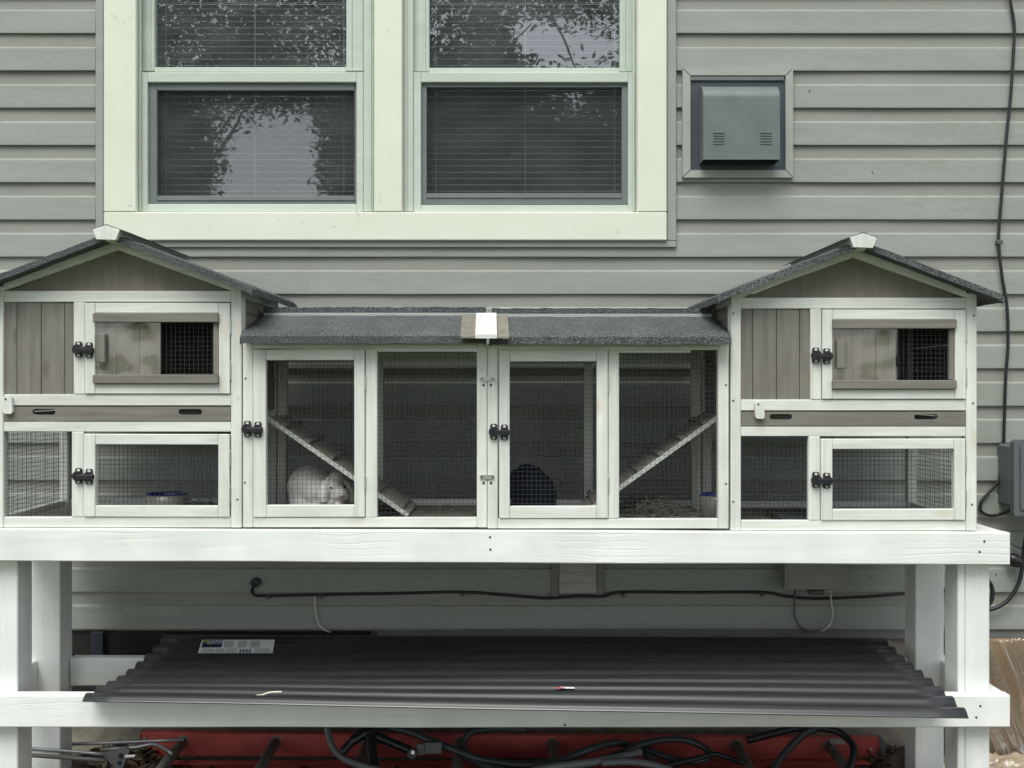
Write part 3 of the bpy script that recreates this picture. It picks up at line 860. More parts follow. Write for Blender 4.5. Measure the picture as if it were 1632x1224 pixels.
def house_unit(u, side):
    """side = -1: outer wall on the left, +1: on the right"""
    xL0, xL1, xR0, xR1 = -11.5, 5, 368, 385
    for a, b in ((xL0, xL1), (xR0, xR1)):
        for yo in (0, BK - HB - .03):
            u.part('corner_post', M_wz, hutch, a, b, 456, 841, yo=yo, th=.03, b=.002)
    for y0, y1 in ((463.5, 481), (628.5, 646.5), (672, 688), (824.3, 841)):
        u.part('front_rail', M_wx, hutch, xL1 + .25, xR0 - .25, y0, y1, yo=.0025)
    # gable boards and plywood gable
    for pts in ([(187, 384), (368, 451), (368, 463.3), (187, 398)], [(186.6, 384), (186.6, 398), (5.2, 463.3), (5.2, 451)]):
        v, f = prism_y([(u.x(a), u.z(b)) for a, b in pts], HB + .001, HB + .018); obj('gable_board', v, f, M_wx, hutch)
    v, f = prism_y([(u.x(a), u.z(b)) for a, b in ((3, 466), (186.8, 396), (370, 466))], HB + .013, HB + .022); obj('gable_panel', v, f, M_ply, hutch)
    v, f = prism_y([(u.x(a), u.z(b)) for a, b in ((3, 466), (186.8, 396), (370, 466))], BK - .02, BK - .01); obj('gable_panel', v, f, M_ply, hutch)
    # front planks
    for a, b in ((4, 24.6), (25.4, 63.1), (63.9, 100.3), (101.1, 118)):
        u.part('plank', M_bz, hutch, a, b, 480, 629, yo=.0075 + random.uniform(0, .0008), th=.010, b=.0012)
    # mullions
    u.part('mullion', M_wz, hutch, 117, 134.6, 481.2, 628.3, yo=.001)
    u.part('mullion', M_wz, hutch, 114, 132.6, 688.2, 824, yo=.001)
    # upper door with brown slide rails and a sliding cover
    dr = door(u, 135.2, 367, 482.4, 628, 152, 349, 499, 612, hinges=((367.3, 508, 534), (367.3, 578, 606)))
    u.part('slide_rail', M_bx, dr, 151, 349.5, 499.5, 514, yo=-.014, th=.014)
    u.part('slide_rail', M_bx, dr, 150.5, 349.5, 597, 611.3, yo=-.014, th=.014)
    u.part('end_strip', M_bz, dr, 340, 348.6, 514.3, 596.7, yo=-.002, th=.014)
    for a, b in ((153, 184.6), (185, 222), (222.4, 255)):
        u.part('cover_plank', M_bz, dr, a, b, 513, 598, yo=.003, th=.008, b=.0008)
    u.part('acrylic_film', M_acryl, dr, 152.5, 256.5, 513, 598, yo=-.004, th=.0025, b=.0005)
    u.part('pull_handle', M_bz, dr, 157, 171, 532, 578, yo=-.018, th=.014)
    # drawer front with two hand slots
    m = MB()
    ya, yb, sa, sb = 648.3, 670.8, 652, 661
    for q in ((5.6, 51, ya, yb), (88, 284, ya, yb), (322, 367.4, ya, yb), (51, 88, ya, sa), (51, 88, sb, yb), (284, 322, ya, sa), (284, 322, sb, yb)):
        v, f = u.bx(*q, yo=.001, th=.014, b=.0003); m.add(v, f)
    m.add(*cbox(u.x(7), u.x(366), HB + .016, BK - .04, u.z(671), u.z(668), .001))
    for sx0, sx1 in ((51, 88), (284, 322)):      # rounded slot ends
        for xs, sg in ((sx0, 1), (sx1, -1)):
            for yy, sy in ((sa, 1), (sb, -1)):
                v, f = prism_y([(u.x(xs), u.z(yy)), (u.x(xs + sg * 4.5), u.z(yy)), (u.x(xs + sg * 1.3), u.z(yy + sy * 1.3)), (u.x(xs), u.z(yy + sy * 4.3))], HB + .0012, HB + .0148); m.add(v, f)
    m.build('drawer', M_bx, hutch)
    # turn button holding the drawer
    bt = empty('turn_button', (u.x(14), HB, u.z(645))); bt.parent = hutch; bt.location = Vector(bt.location) - wloc(hutch)
    a0 = 6.5 if side < 0 else 25.8
    v, f = prism_y([(u.x(a0 + a), u.z(b)) for a, b in ((1.5, 632), (12.5, 631), (14.5, 634), (16, 656), (13.5, 659.5), (3.5, 659), (1.2, 656), (0, 634))], HB - .011, HB + .001); obj('button_block', v, f, M_wz, bt)
    v, f = disc((u.x(a0 + 5.5), HB - .010, u.z(636)), (0, -1, 0), .0028, .0022, 10); obj('screw', v, f, M_screw, bt)
    # lower door and side mesh panel
    d2 = door(u, 133.2, 366.2, 691.5, 824, 152, 348, 708.5, 806, hinges=((366.4, 718, 744), (366.4, 774, 802)))
    mesh_panel(u, 5, 114, 688, 824)
    latch(hutch, *_pix(u, 134.5, 557)); latch(hutch, *_pix(u, 134.5, 758.5))
    # walls of the upper cabin
    for x0, x1 in ((xL0 + 3, xL0 + 9), (xR1 - 9, xR1 - 3)):
        z0 = 660
        for k in range(5):
            a = 456 + k * 40.5; b = min(a + 39.9, 658)
            v, f = cbox(u.x(x0), u.x(x1), HB + .031, BK - .031, u.z(b), u.z(a), .0015); obj('side_plank', v, f, M_by, hutch)
    for x0, x1 in ((xL0, xL0 + 3.2), (xR1 - 3.2, xR1)):
        v, f = cbox(u.x(x0), u.x(x1), HB + .0305, BK - .0305, u.z(474), u.z(456), .0015); obj('side_rail', v, f, M_wy, hutch)
        v, f = cbox(u.x(x0), u.x(x1), HB + .0305, HB + .043, u.z(640), u.z(474.3), .0015); obj('side_batten', v, f, M_wz, hutch)
    v, f = cbox(u.x(5), u.x(368), BK - .018, BK - .008, u.z(660), u.z(456), .0015); obj('back_panel', v, f, M_bz, hutch)
    # lower storey: floor, back and outer side in wire
    v, f = cbox(u.x(5), u.x(368), HB + .023, BK - .023, u.z(839), u.z(833), .001); obj('floor_panel', v, f, M_raw, hutch)
    v, f = cbox(u.x(5.3), u.x(367.7), BK - .022, BK - .002, u.z(841), u.z(822), .0015); obj('back_rail', v, f, M_wx, hutch)
    v, f = cbox(u.x(5.3), u.x(367.7), BK - .022, BK - .0185, u.z(688), u.z(661), .001); obj('back_rail', v, f, M_wx, hutch)
    o = wires((u.x(5), BK - .012, u.z(824)), (u.x(368) - u.x(5), 0, 0), (0, 0, u.z(686) - u.z(824))).build('wire_mesh', M_wire, hutch); o['kind'] = 'stuff'
    xo = (u.x(xL0) + .006) if side < 0 else (u.x(xR1) - .006)
    o = wires((xo, HB + .03, u.z(826)), (0, BK - HB - .06, 0), (0, 0, u.z(672) - u.z(826))).build('wire_mesh', M_wire, hutch); o['kind'] = 'stuff'
    xa, xb = (xL0 + .3, xL1 - 5) if side < 0 else (xR0 + 5, xR1 - .3)
    for y0, y1 in ((660, 676), (824, 840.5)):
        v, f = cbox(u.x(xa), u.x(xb), HB + .0305, BK - .0305, u.z(y1), u.z(y0), .0015); obj('side_rail', v, f, M_wy, hutch)
    # roof: two felt covered slopes and a ridge block
    cx = u.x(186.8); ya, yb = 2.79, 3.372
    za = u.z(375.5) + .004; half = .377; sl = .382
    for sg in (-1, 1):
        def top(uu, tt, sg=sg):
            x = cx + sg * (half + .012) * uu if sg > 0 else cx - (half + .012) * (1 - uu)
            a = abs(x - cx)
            y = ya + (yb - ya) * tt
            edge = .004 * max(0, 1 - min(tt, 1 - tt) / .03) + .005 * max(0, 1 - (half + .012 - a) / .012)
            q = .0016 * noise.noise(Vector((x * 22, y * 22, sg * 3))) + .0012 * noise.noise(Vector((x * 60, y * 60, 1)))
            return (x, y, za - sl * a + q - edge)
        v, f = grid_slab(top, 36, 16, (0, 0, -.0175)); rp = obj('roof_panel', v, f, M_felt, hutch)
    yc0 = 2.772
    cw, s_ = .0365, 1 / F * yc0
    cpz = PZ(u.fy(358.5), yc0); ccx = PX(u.fx(182.0) if side < 0 else u.fx(182) + 12, yc0) if False else cx
    poly = [(ccx - cw, cpz - .0115), (ccx, cpz), (ccx + cw, cpz - .0125), (ccx + cw - .011, cpz - .040), (ccx - cw + .010, cpz - .038)]
    v, f = prism_y(poly, yc0, yb - .004); rc = obj('ridge_cap', v, f, M_wz, hutch)
    v, f = prism_y([(ccx - cw - .001, cpz - .0113), (ccx, cpz + .0004), (ccx + cw + .022, cpz - .0206), (ccx + cw + .022, cpz - .0186), (ccx, cpz + .0028), (ccx - cw - .001, cpz - .009)] if side < 0 else
                   [(ccx + cw + .001, cpz - .0123), (ccx, cpz + .0004), (ccx - cw - .022, cpz - .0206), (ccx - cw - .022, cpz - .0186), (ccx, cpz + .0028), (ccx + cw + .001, cpz - .0098)], yc0 + .002, yb)
    obj('ridge_felt', v, f, M_felt, rc)
def _pix(u, px, py): return u.fx(px), u.fy(py)
UL = Unit(lambda p: p, lambda p: p)
UR = Unit(lambda p: 1181 + (p - 5) * .9895, lambda p: 474 + (p - 463) * .984)
house_unit(UL, -1); house_unit(UR, 1)
for px, py in ((379.5, 493), (379.5, 633)): screw(hutch, px, py, M_wscrew, .0045)
for px, py in ((378.5, 796), (391.5, 603), (390.5, 769), (1168.5, 499.5), (1168.5, 638.5), (1168.5, 799.5), (1551.5, 503), (1550.5, 642.5), (1549, 804), (1157, 613.5), (1157, 771)): screw(hutch, px, py, None, .0028)

# --- the two wire runs between the houses
U = UL
def run(x0, x1, fr, dy):
    (pl0, pl1, d0, d1, dsl, dsr, m0, m1, pr0, pr1) = fr
    for a, b in ((pl0, pl1), (pr0, pr1)):
        for yo in (0, BK - HB - .03):
            U.part('corner_post', M_wz, hutch, a, b, 546 + dy, 840.5 + dy, yo=yo, th=.03, b=.002)
    U.part('front_rail', M_wx, hutch, pl1 + .2, pr0 - .2, 543 + dy, 555.8 + dy, yo=.001)
    U.part('front_rail', M_wx, hutch, pl1 + .2, pr0 - .2, 825 + dy, 840.5 + dy, yo=.001)
    U.part('mullion', M_wz, hutch, m0, m1, 556.2 + dy, 824.7 + dy, yo=.001)
    door(U, d0, d1, 556.5 + dy, 824.4 + dy, dsl, dsr, 574 + dy, 805 + dy, hinges=((d1 + .2, 598 + dy, 623 + dy), (d1 + .2, 757 + dy, 782 + dy)))
    mesh_panel(U, m1, pr0, 556 + dy, 825 + dy)
    # back frame, wire and floor
    v, f = cbox(U.x(pl1), U.x(pr0), BK - .025, BK - .005, U.z(841 + dy), U.z(823 + dy), .0015); obj('back_rail', v, f, M_wx, hutch)
    v, f = cbox(U.x(pl1), U.x(pr0), BK - .025, BK - .005, U.z(572 + dy), U.z(553 + dy), .0015); obj('back_rail', v, f, M_wx, hutch)
    xm = PX(605 if x0 < 500 else 937, BK)
    v, f = cbox(xm - .014, xm + .014, BK - .0255, BK - .0055, U.z(822.7 + dy), U.z(572.3 + dy), .0015); obj('back_mullion', v, f, M_wz, hutch)
    o = wires((U.x(pl1), BK - .013, U.z(824 + dy)), (U.x(pr0) - U.x(pl1), 0, 0), (0, 0, U.z(570 + dy) - U.z(824 + dy))).build('wire_mesh', M_wire, hutch); o['kind'] = 'stuff'
    v, f = cbox(U.x(pl1), U.x(pr0), HB + .022, BK - .026, U.z(840 + dy), U.z(834 + dy), .001); obj('floor_panel', v, f, M_raw, hutch)
    # roof: front slope, pale batten, rear slope
    y0r, y1r = 2.80, 3.045
    xa, xb = PX(x0, y0r), PX(x1, y0r)
    zf, zr = PZ(532 + dy * .9, y0r), PZ(503 + dy * .9, y1r)
    def top(uu, tt):
        x = xa + (xb - xa) * uu; y = y0r + (y1r - y0r) * tt
        q = .0016 * noise.noise(Vector((x * 18, y * 18, 4))) + .0013 * noise.noise(Vector((x * 70, y * 70, 2)))
        ed = .006 * max(0, 1 - tt / .04) ** 2 + .004 * max(0, 1 - min(uu, 1 - uu) / .01)
        return (x, y, zf + (zr - zf) * tt + q - ed)
    v, f = grid_slab(top, 60, 20, (0, 0, -.020)); obj('roof_panel', v, f, M_felt, hutch)
    v, f = cbox(xa + .006, xb - .006, y1r + .0005, y1r + .02, zr - .02, zr + .0085, .0015); obj('ridge_batten', v, f, M_batten, hutch)
    def top2(uu, tt):
        x = xa + .002 + (xb - xa - .004) * uu; y = y1r + .012 + (BK + .14 - y1r) * tt
        q = .0022 * noise.noise(Vector((x * 25, y * 18, 8))) + .0015 * noise.noise(Vector((x * 70, y * 60, 2)))
        return (x, y, zr + .026 - .06 * tt + q)
    v, f = grid_slab(top2, 60, 8, (0, 0, -.0145)); obj('roof_panel', v, f, M_felt, hutch)
    return zf, zr, y0r, y1r
run(382, 775, (387, 403.2, 403.7, 582, 424.5, 565, 582.5, 601, 760, 776.2), 0)
zf, zr, y0r, y1r = run(779.5, 1166, (777, 793.2, 795.4, 969.3, 812.5, 951.3, 969.8, 986.8, 1144.8, 1161.5), 1.8)
latch(hutch, 403.5, 683.5); latch(hutch, 796, 688)
# felt patch and white plate bridging the two run roofs
def onroof(px, py, lift):
    """point on the front roof slope seen at a pixel"""
    sx = (px - CX) / F; sz = (CY - py) / F
    k = (zr - zf) / (y1r - y0r)
    y = (zf + lift - k * y0r - CAMZ) / (sz - k)
    return Vector((sx * y, y, CAMZ + sz * y))
def roof_quad(name, pts, lift, th, mat, parent=None, n=8, rough=0):
    q = [onroof(a, b, lift) for a, b in pts]
    def fn(u_, t_):
        p = (q[0] * (1 - u_) + q[1] * u_) * (1 - t_) + (q[3] * (1 - u_) + q[2] * u_) * t_
        if rough: p = p + Vector((0, 0, rough * noise.noise(p * 40)))
        return p
    v, f = grid_slab(lambda a, b: fn(a, 1 - b), n, n, (0, 0, -th)); return obj(name, v, f, mat, hutch)
roof_quad('felt_patch', [(736.5, 502), (809, 503), (812, 537), (733.5, 536)], .0065, .005, M_feltb, rough=.0015)
roof_quad('joining_plate', [(759, 498.5), (791, 498.5), (792, 533), (757.5, 533)], .0165, .0105, M_wy)
for px, py in ((766.5, 505), (782.5, 505), (766, 523), (782.5, 523)):
    p = onroof(px, py, .0165); v, f = disc(p, (0, -.25, .97), .0028, .0012, 8); obj('screw', v, f, M_steel, hutch)
v, f = cbox(PX(774.5, 3.06), PX(778.5, 3.06), 3.05, 3.064, PZ(500, 3.06), PZ(490.5, 3.06), .001); obj('joining_pin', v, f, M_steel, hutch)
# steel links with screws between the two runs
for py in (604, 760):
    m = MB(); poly = []
    x0, x1 = PX(764.5, HB), PX(788, HB); zc = PZ(py, HB); r_ = 3.6 / F * HB
    for k in range(9): a = R(90 + k * 22.5); poly.append((x0 + r_ + r_ * math.cos(a), zc + r_ * math.sin(a)))
    for k in range(9): a = R(270 + k * 22.5); poly.append((x1 - r_ + r_ * math.cos(a), zc + r_ * math.sin(a)))
    v, f = prism_y(poly, HB - .004, HB + .0002); lk = obj('steel_link', v, f, M_steel, hutch)
    for px in (768, 785):
        v, f = disc(P(px, py, HB - .0035), (0, -1, 0), .0028, .002, 8); obj('screw', v, f, M_screw, lk)
    for px in (770.8, 782.6):
        screw(hutch, px, py + 9.6, None, .0038)

# --- ramps inside the runs
M_ramp = wood('ramp_timber', (.27, .26, .22), (.40, .38, .33), 'X', .65, .25)
def ramp_part(xt, zt_, xb, zb, y0, y1, nb):
    a = Vector((xt, 0, zt_)); b = Vector((xb, 0, zb)); t = (b - a); L = t.length; t.normalize()
    nrm = Vector((-t.z, 0, t.x)); 
    if nrm.z < 0: nrm = -nrm
    def slab(s0, s1, h0, h1, ya, yb):
        pts = [a + t * s0 + nrm * h0, a + t * s1 + nrm * h0, a + t * s1 + nrm * h1, a + t * s0 + nrm * h1]
        return prism_y([(p.x, p.z) for p in pts], ya, yb)
    rp = empty('ramp', (xb, y0, zb)); rp.parent = hutch; rp.location = Vector(rp.location) - wloc(hutch)
    v, f = slab(0, L, -.012, 0, y0, y0 + .010); obj('edge_strip', v, f, M_wx, rp)
    v, f = slab(0, L, -.010, -.001, y0 + .0105, y1); obj('ramp_board', v, f, M_ramp, rp)
    for k in range(nb):
        s = L * (k + .6) / nb
        v, f = slab(s - .008, s + .008, -.0005, .010, y0 + .002, y1); obj('batten', v, f, M_bx, rp)
dr_ = 2.96
fl = UL.z(834)
pA, pB = P(428, 664, dr_), P(652, 822, dr_)
ramp_part(pA.x, pA.z, pB.x, max(pB.z, fl + .012), dr_, 3.21, 6)
pA, pB = P(1146, 660, dr_), P(936, 811, dr_)
ramp_part(pA.x, pA.z, pB.x, max(pB.z, fl + .012), dr_, 3.21, 6)

# ------------------------------------------------------------------ animals
def fused(name, blobs, mat, vox=.0045, smooth=6):
    m = MB()
    for c, r, rot in blobs: m.add(*ellipsoid(c, r, rot, 20, 12))
    o = m.build(name, mat, None, True)
    rm_ = o.modifiers.new('remesh', 'REMESH'); rm_.mode = 'VOXEL'; rm_.voxel_size = vox
    sm_ = o.modifiers.new('smooth', 'SMOOTH'); sm_.iterations = smooth; sm_.factor = .6
    dg = bpy.context.evaluated_depsgraph_get()
    me = bpy.data.meshes.new_from_object(o.evaluated_get(dg)); o.modifiers.clear()
    old = o.data; o.data = me; bpy.data.meshes.remove(old)
    me.polygons.foreach_set('use_smooth', [True] * len(me.polygons))
    if not me.materials: me.materials.append(mat)
    return o
def fur(name, a, b_, rough=.9):
    m, n, l, b = new_mat(name)
    mp = coords(n, l, (1, 1, 1)); t = nz(n, l, mp, 60, 5, .7); t2 = nz(n, l, mp, 330, 3, .7)
    r = ramp(n, [(.3, a), (.7, b_)]); l.new(t.outputs['Fac'], r.inputs[0]); l.new(r.outputs[0], b.inputs['Base Color'])
    b.inputs['Roughness'].default_value = rough; b.inputs['Sheen Weight'].default_value = .2 if a[0] > .2 else 0.0; b.inputs['Specular IOR Level'].default_value = .2
    ad = n.new('ShaderNodeMath'); ad.operation = 'ADD'; l.new(t.outputs['Fac'], ad.inputs[0]); l.new(t2.outputs['Fac'], ad.inputs[1])
    bump(n, l, ad.outputs[0], b, .6, .003)
    return m
M_furw = fur('white_fur', (.78, .77, .73), (.88, .87, .84))
M_furk = fur('black_fur', (.003, .004, .009), (.007, .009, .018))
M_eye = plain('rabbit_eye', (.02, .012, .012), .15)
M_nose = plain('rabbit_nose', (.22, .13, .115), .5)
def rotm(deg, ax): return Matrix.Rotation(R(deg), 3, ax)
def white_rabbit():
    d = 3.10; g = fl
    def Q(px, py, dd=0.0): return P(px, py, d + dd)
    body = [
        (Q(495, 775, .03), (.070, .085, .066), None),            # rump / back
        (Q(507, 782, .0), (.062, .07, .055), None),
        (Q(488, 790, .02), (.052, .07, .045), None),
        (Q(522, 792, -.02), (.04, .05, .036), None),             # chest
        (Q(531, 776, -.05), (.032, .036, .033), None),           # head
        (Q(535, 763, -.045), (.024, .028, .022), None),          # forehead
        (Q(543, 786, -.065), (.023, .026, .021), None),          # muzzle
        (Q(537, 791, -.064), (.021, .020, .015), None),          # cheeks
        (Q(550, 790, -.060), (.015, .018, .014), None),
        (Q(525, 802, -.055), (.014, .030, .011), None),          # fore paws
        (Q(541, 803, -.055), (.014, .030, .011), None),
        (Q(480, 803, -.02), (.035, .055, .014), None),           # hind foot
        (Q(510, 803, .0), (.06, .07, .022), None),
    ]
    o = fused('rabbit', body, M_furw)
    tag(o, 'white lop-eared rabbit crouching under the ramp', 'rabbit')
    ear = MB()
    pts = [Q(524, 763, -.066), Q(518, 773, -.080), Q(514.5, 787, -.088), Q(515.5, 801, -.086)]
    v, f = tube(pts, [.008, .011, .0135, .0145, .013, .008], 12)
    c = sum(pts, Vector()) / 4
    v = [Vector((p.x, c.y + (p.y - c.y) * .8, p.z)) for p in v]
    obj('ear', v, f, M_furw, o, True)
    pts = [Q(546, 764, -.040), Q(556, 776, -.034), Q(560, 790, -.034), Q(559, 800, -.036)]
    v, f = tube(pts, [.006, .009, .011, .012, .010, .006], 12); obj('ear', v, f, M_furw, o, True)
    v, f = ellipsoid(Q(528, 777.5, -.0815), (.0062, .005, .0034), rotm(25, 'Y')); obj('eye', v, f, M_eye, o, True)
    v, f = ellipsoid(Q(549, 777, -.074), (.0045, .005, .0032), rotm(-20, 'Y')); obj('eye', v, f, M_eye, o, True)
    v, f = ellipsoid(Q(545, 792, -.0905), (.0072, .004, .0042)); obj('nose', v, f, M_nose, o, True)
    for q in ((545, 796.5), ):
        v, f = ellipsoid(Q(*q, -.0875), (.0012, .003, .006)); obj('mouth', v, f, M_nose, o, True)
white_rabbit()
def black_rabbit():
    d = 3.06
    def Q(px, py, dd=0.0): return P(px, py, d + dd)
    body = [
        (Q(848, 783, .0), (.068, .075, .066), None),
        (Q(843, 763, .02), (.050, .06, .042), None),
        (Q(858, 790, -.01), (.056, .07, .045), None),
        (Q(838, 757, .045), (.034, .045, .034), None),          # head turned away
        (Q(850, 803, -.02), (.070, .075, .022), None),
        (Q(866, 805, -.05), (.022, .05, .014), None), (Q(838, 805, -.05), (.022, .05, .014), None),
        (Q(872, 799, -.055), (.018, .018, .016), None),         # tail
    ]
    o = fused('rabbit', body, M_furk)
    tag(o, 'black rabbit sitting with its back turned behind the run door', 'rabbit')
    for px, s in ((822, -1), (860, 1)):
        pts = [Q(838 + s * 6, 748, .045), Q(px + s * 2, 755, .05), Q(px + s * 3, 772, .05)]
        v, f = tube(pts, [.007, .011, .012, .007], 10); obj('ear', v, f, M_furk, o, True)
black_rabbit()

# bowls and hay
def bowl(px0, px1, pyt, d, label):
    x0, x1 = PX(px0, d), PX(px1, d); cx = (x0 + x1) / 2; r = (x1 - x0) / 2; cy = d + r; zt_ = PZ(pyt, d)
    base = fl + .0005
    b = empty('food_bowl', (cx, cy, base)); tag(b, label, 'bowl', 'ceramic bowls in the hutch')
    def lathe(prof, name, mat, seg=32):
        v = []; f = []
        for rr, z in prof:
            for k in range(seg):
                a = 2 * math.pi * k / seg; v.append((cx + rr * math.cos(a), cy + rr * math.sin(a), z))
        for j in range(len(prof) - 1):
            for k in range(seg):
                k2 = (k + 1) % seg; f.append((j * seg + k, j * seg + k2, (j + 1) * seg + k2, (j + 1) * seg + k))
        if prof[0][0] < 1e-6 or True: f.append(tuple(reversed(range(seg))))
        if prof[-1][0] < r * .5 or name == 'bowl_wall': f.append(tuple(range((len(prof) - 1) * seg, len(prof) * seg)))
        return obj(name, v, f, mat, b, True)
    h = zt_ - base
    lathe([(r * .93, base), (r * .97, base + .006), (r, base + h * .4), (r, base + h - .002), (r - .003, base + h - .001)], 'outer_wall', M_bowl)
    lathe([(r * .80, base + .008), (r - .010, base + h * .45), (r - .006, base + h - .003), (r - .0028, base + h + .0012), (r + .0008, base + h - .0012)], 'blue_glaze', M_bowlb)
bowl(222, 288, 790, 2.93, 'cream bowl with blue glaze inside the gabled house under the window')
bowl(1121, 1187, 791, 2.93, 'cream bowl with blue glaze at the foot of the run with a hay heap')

def hay(name, cx, cy, rx, ry, h, n, label, zb=None, L=.06):
    m = MB(); zb = fl if zb is None else zb
    for i in range(n):
        a = random.uniform(0, 2 * math.pi); rr = math.sqrt(random.random())
        x = cx + rx * rr * math.cos(a); y = cy + ry * rr * math.sin(a)
        z = zb + .003 + h * (1 - rr * rr) * random.random()
        l_ = L * random.uniform(.5, 1.4); an = random.gauss(0, .9); el = random.gauss(0, .22)
        t = Vector((math.cos(an) * math.cos(el), math.sin(an) * math.cos(el), math.sin(el)))
        bend = Vector((random.gauss(0, .2), random.gauss(0, .2), random.gauss(0, .15))) * l_
        s = t.cross(Vector((0, 0, 1))).normalized() * random.uniform(.0007, .0013)
        up = Vector((0, 0, .0008))
        c = Vector((x, y, z)); pts = [c - t * l_ / 2, c + bend * .5, c + t * l_ / 2]
        pts = [Vector((p.x, p.y, max(p.z, zb + .0015))) for p in pts]
        v = []
        for p in pts: v += [p + s, p - s * .5 + up, p - s * .5 - up]
        f = []
        for k in range(2):
            for q in range(3):
                q2 = (q + 1) % 3; f.append((k * 3 + q, k * 3 + q2, k * 3 + 3 + q2, k * 3 + 3 + q))
        m.add(v, f)
    o = m.build(name, M_hay, None); tag(o, label, 'hay', None, 'stuff'); return o
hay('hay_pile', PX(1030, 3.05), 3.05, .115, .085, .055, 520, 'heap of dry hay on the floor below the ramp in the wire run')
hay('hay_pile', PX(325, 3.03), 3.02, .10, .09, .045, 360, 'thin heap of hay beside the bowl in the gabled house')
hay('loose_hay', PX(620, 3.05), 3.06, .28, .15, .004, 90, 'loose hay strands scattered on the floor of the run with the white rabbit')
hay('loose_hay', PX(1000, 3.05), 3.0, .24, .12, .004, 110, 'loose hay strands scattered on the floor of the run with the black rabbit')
# perforated mat in the right house
mt = MB(); x0, x1 = PX(1240, 2.93), PX(1330, 2.93)
n_ = 12
for i in range(n_ + 1):
    x = x0 + (x1 - x0) * i / n_; mt.box(x - .0022, x + .0022, 2.89, 3.08, fl + .0045 + .006 * 0, fl + .0105, .0005)
for j in range(13):
    y = 2.89 + .19 * j / 12; mt.box(x0, x1, y - .0022, y + .0022, fl + .004, fl + .0098, .0005)
o = mt.build('rubber_mat', M_mat, None); tag(o, 'small dark perforated mat on the hutch floor behind wire', 'mat')

# ------------------------------------------------------------------ corrugated sheet on the lower shelf
BTOP = sz_l
FL_, FR_ = Vector((-1.155, 2.765, 0)), Vector((1.165, 2.625, 0))
BLv, BRv = Vector((-1.155, 3.42, 0)), Vector((1.19, 3.29, 0))
AMP = .0084; NW = 8.6
def sheet(u, t):
    """u along the length, t from front to back, gives a point on the sheet's upper face"""
    p = (FL_ * (1 - u) + FR_ * u) * (1 - t) + (BLv * (1 - u) + BRv * u) * t
    ph = 2 * math.pi * (NW * t - .35)
    c = math.cos(ph); c = math.copysign(abs(c) ** .75, c)
    TL = (.0155, .0135, .004, -.004, -.006, -.004, .002, .012, .025)
    TR = (.016, .024, .029, .030, .031, .032, .034, .040, .046)
    q = min(7.999, max(0, t * 8)); i = int(q); fr = q - i
    zz = (TL[i] * (1 - fr) + TL[i + 1] * fr) * (1 - u) ** 1.3 + (TR[i] * (1 - fr) + TR[i + 1] * fr) * (1 - (1 - u) ** 1.3)
    z = BTOP + zz + .004 - AMP + AMP * c
    z += .0035 * noise.noise(Vector((u * 3, t * 1.2, 3)))
    return Vector((p.x, p.y, z))
sheet_o = None
v, f = grid_slab(sheet, 30, 162, (0, 0, -.0022))
cs = empty('corrugated_sheet', (0, 3.0, BTOP)); tag(cs, 'dark brown corrugated roofing sheet lying on the lower shelf', 'roofing sheet')
sheet_o = obj('sheet', v, f, M_panel, cs, True)
# printed product label following the corrugation
def on_sheet(s, w_, lift):
    """s metres along from the left end, w_ metres from the back edge"""
    u = s / 2.33; t = 1 - w_ / .66
    e = .004
    p = sheet(u, t); a = sheet(u + e, t) - p; b = sheet(u, t + e) - p
    n_ = a.cross(b).normalized()
    if n_.z < 0: n_ = -n_
    return p + n_ * lift
M_lab = plain('label_white', (.66, .70, .70), .4, var=.05)
M_labn = plain('label_navy', (.012, .022, .075), .4)
M_labg = plain('label_grey_print', (.20, .22, .22), .5)
M_laby = plain('label_yellow_green', (.36, .42, .04), .4)
M_labw = plain('label_letters', (.75, .78, .78), .4)
LS, LW, LL, LH = .118, .030, .245, .120
LQ = [P(322, 1020, 3.322), P(438, 1020, 3.322), P(434.5, 1041.5, 3.258), P(315.5, 1041.5, 3.258)]
LN = (LQ[1] - LQ[0]).cross(LQ[0] - LQ[3]).normalized()
def on_label(s_, w_, lift):
    a_, b_ = s_ / LL, w_ / LH
    return (LQ[0] * (1 - a_) + LQ[1] * a_) * (1 - b_) + (LQ[3] * (1 - a_) + LQ[2] * a_) * b_ + LN * lift
def lab_rect(name, s0, s1, w0, w1, lift, mat, parent):
    v, f = grid_slab(lambda a, b: on_label(s0 + (s1 - s0) * a, w0 + (w1 - w0) * b, lift), 2, 2, LN * -.0003)
    return obj(name, v, f, mat, parent)
lb = lab_rect('product_label', 0, LL, 0, LH, .0012, M_lab, cs)
lab_rect('label_block', .006, .072, .004, .070, .0017, M_labn, lb)
lab_rect('label_mark', .009, .020, .008, .026, .0021, M_laby, lb)
lab_rect('label_mark', .004, .007, .002, .075, .0021, M_laby, lb)
for s0, s1 in ((.078, .118), (.124, .160), (.166, .205)):
    for k in range(6): lab_rect('label_print', s0, s1 - random.uniform(0, .012), .012 + k * .0105, .017 + k * .0105, .0017, M_labg, lb)
for k in range(11):
    if k % 3 != 2: lab_rect('label_barcode', .135 + k * .0034, .1375 + k * .0034, .085, .115, .0017, M_labn, lb)
for s0, s1 in ((.010, .05), (.055, .085), (.09, .125), (.185, .235)):
    for k in range(3): lab_rect('label_print', s0, s1, .082 + k * .011, .0865 + k * .011, .0017, M_labg, lb)
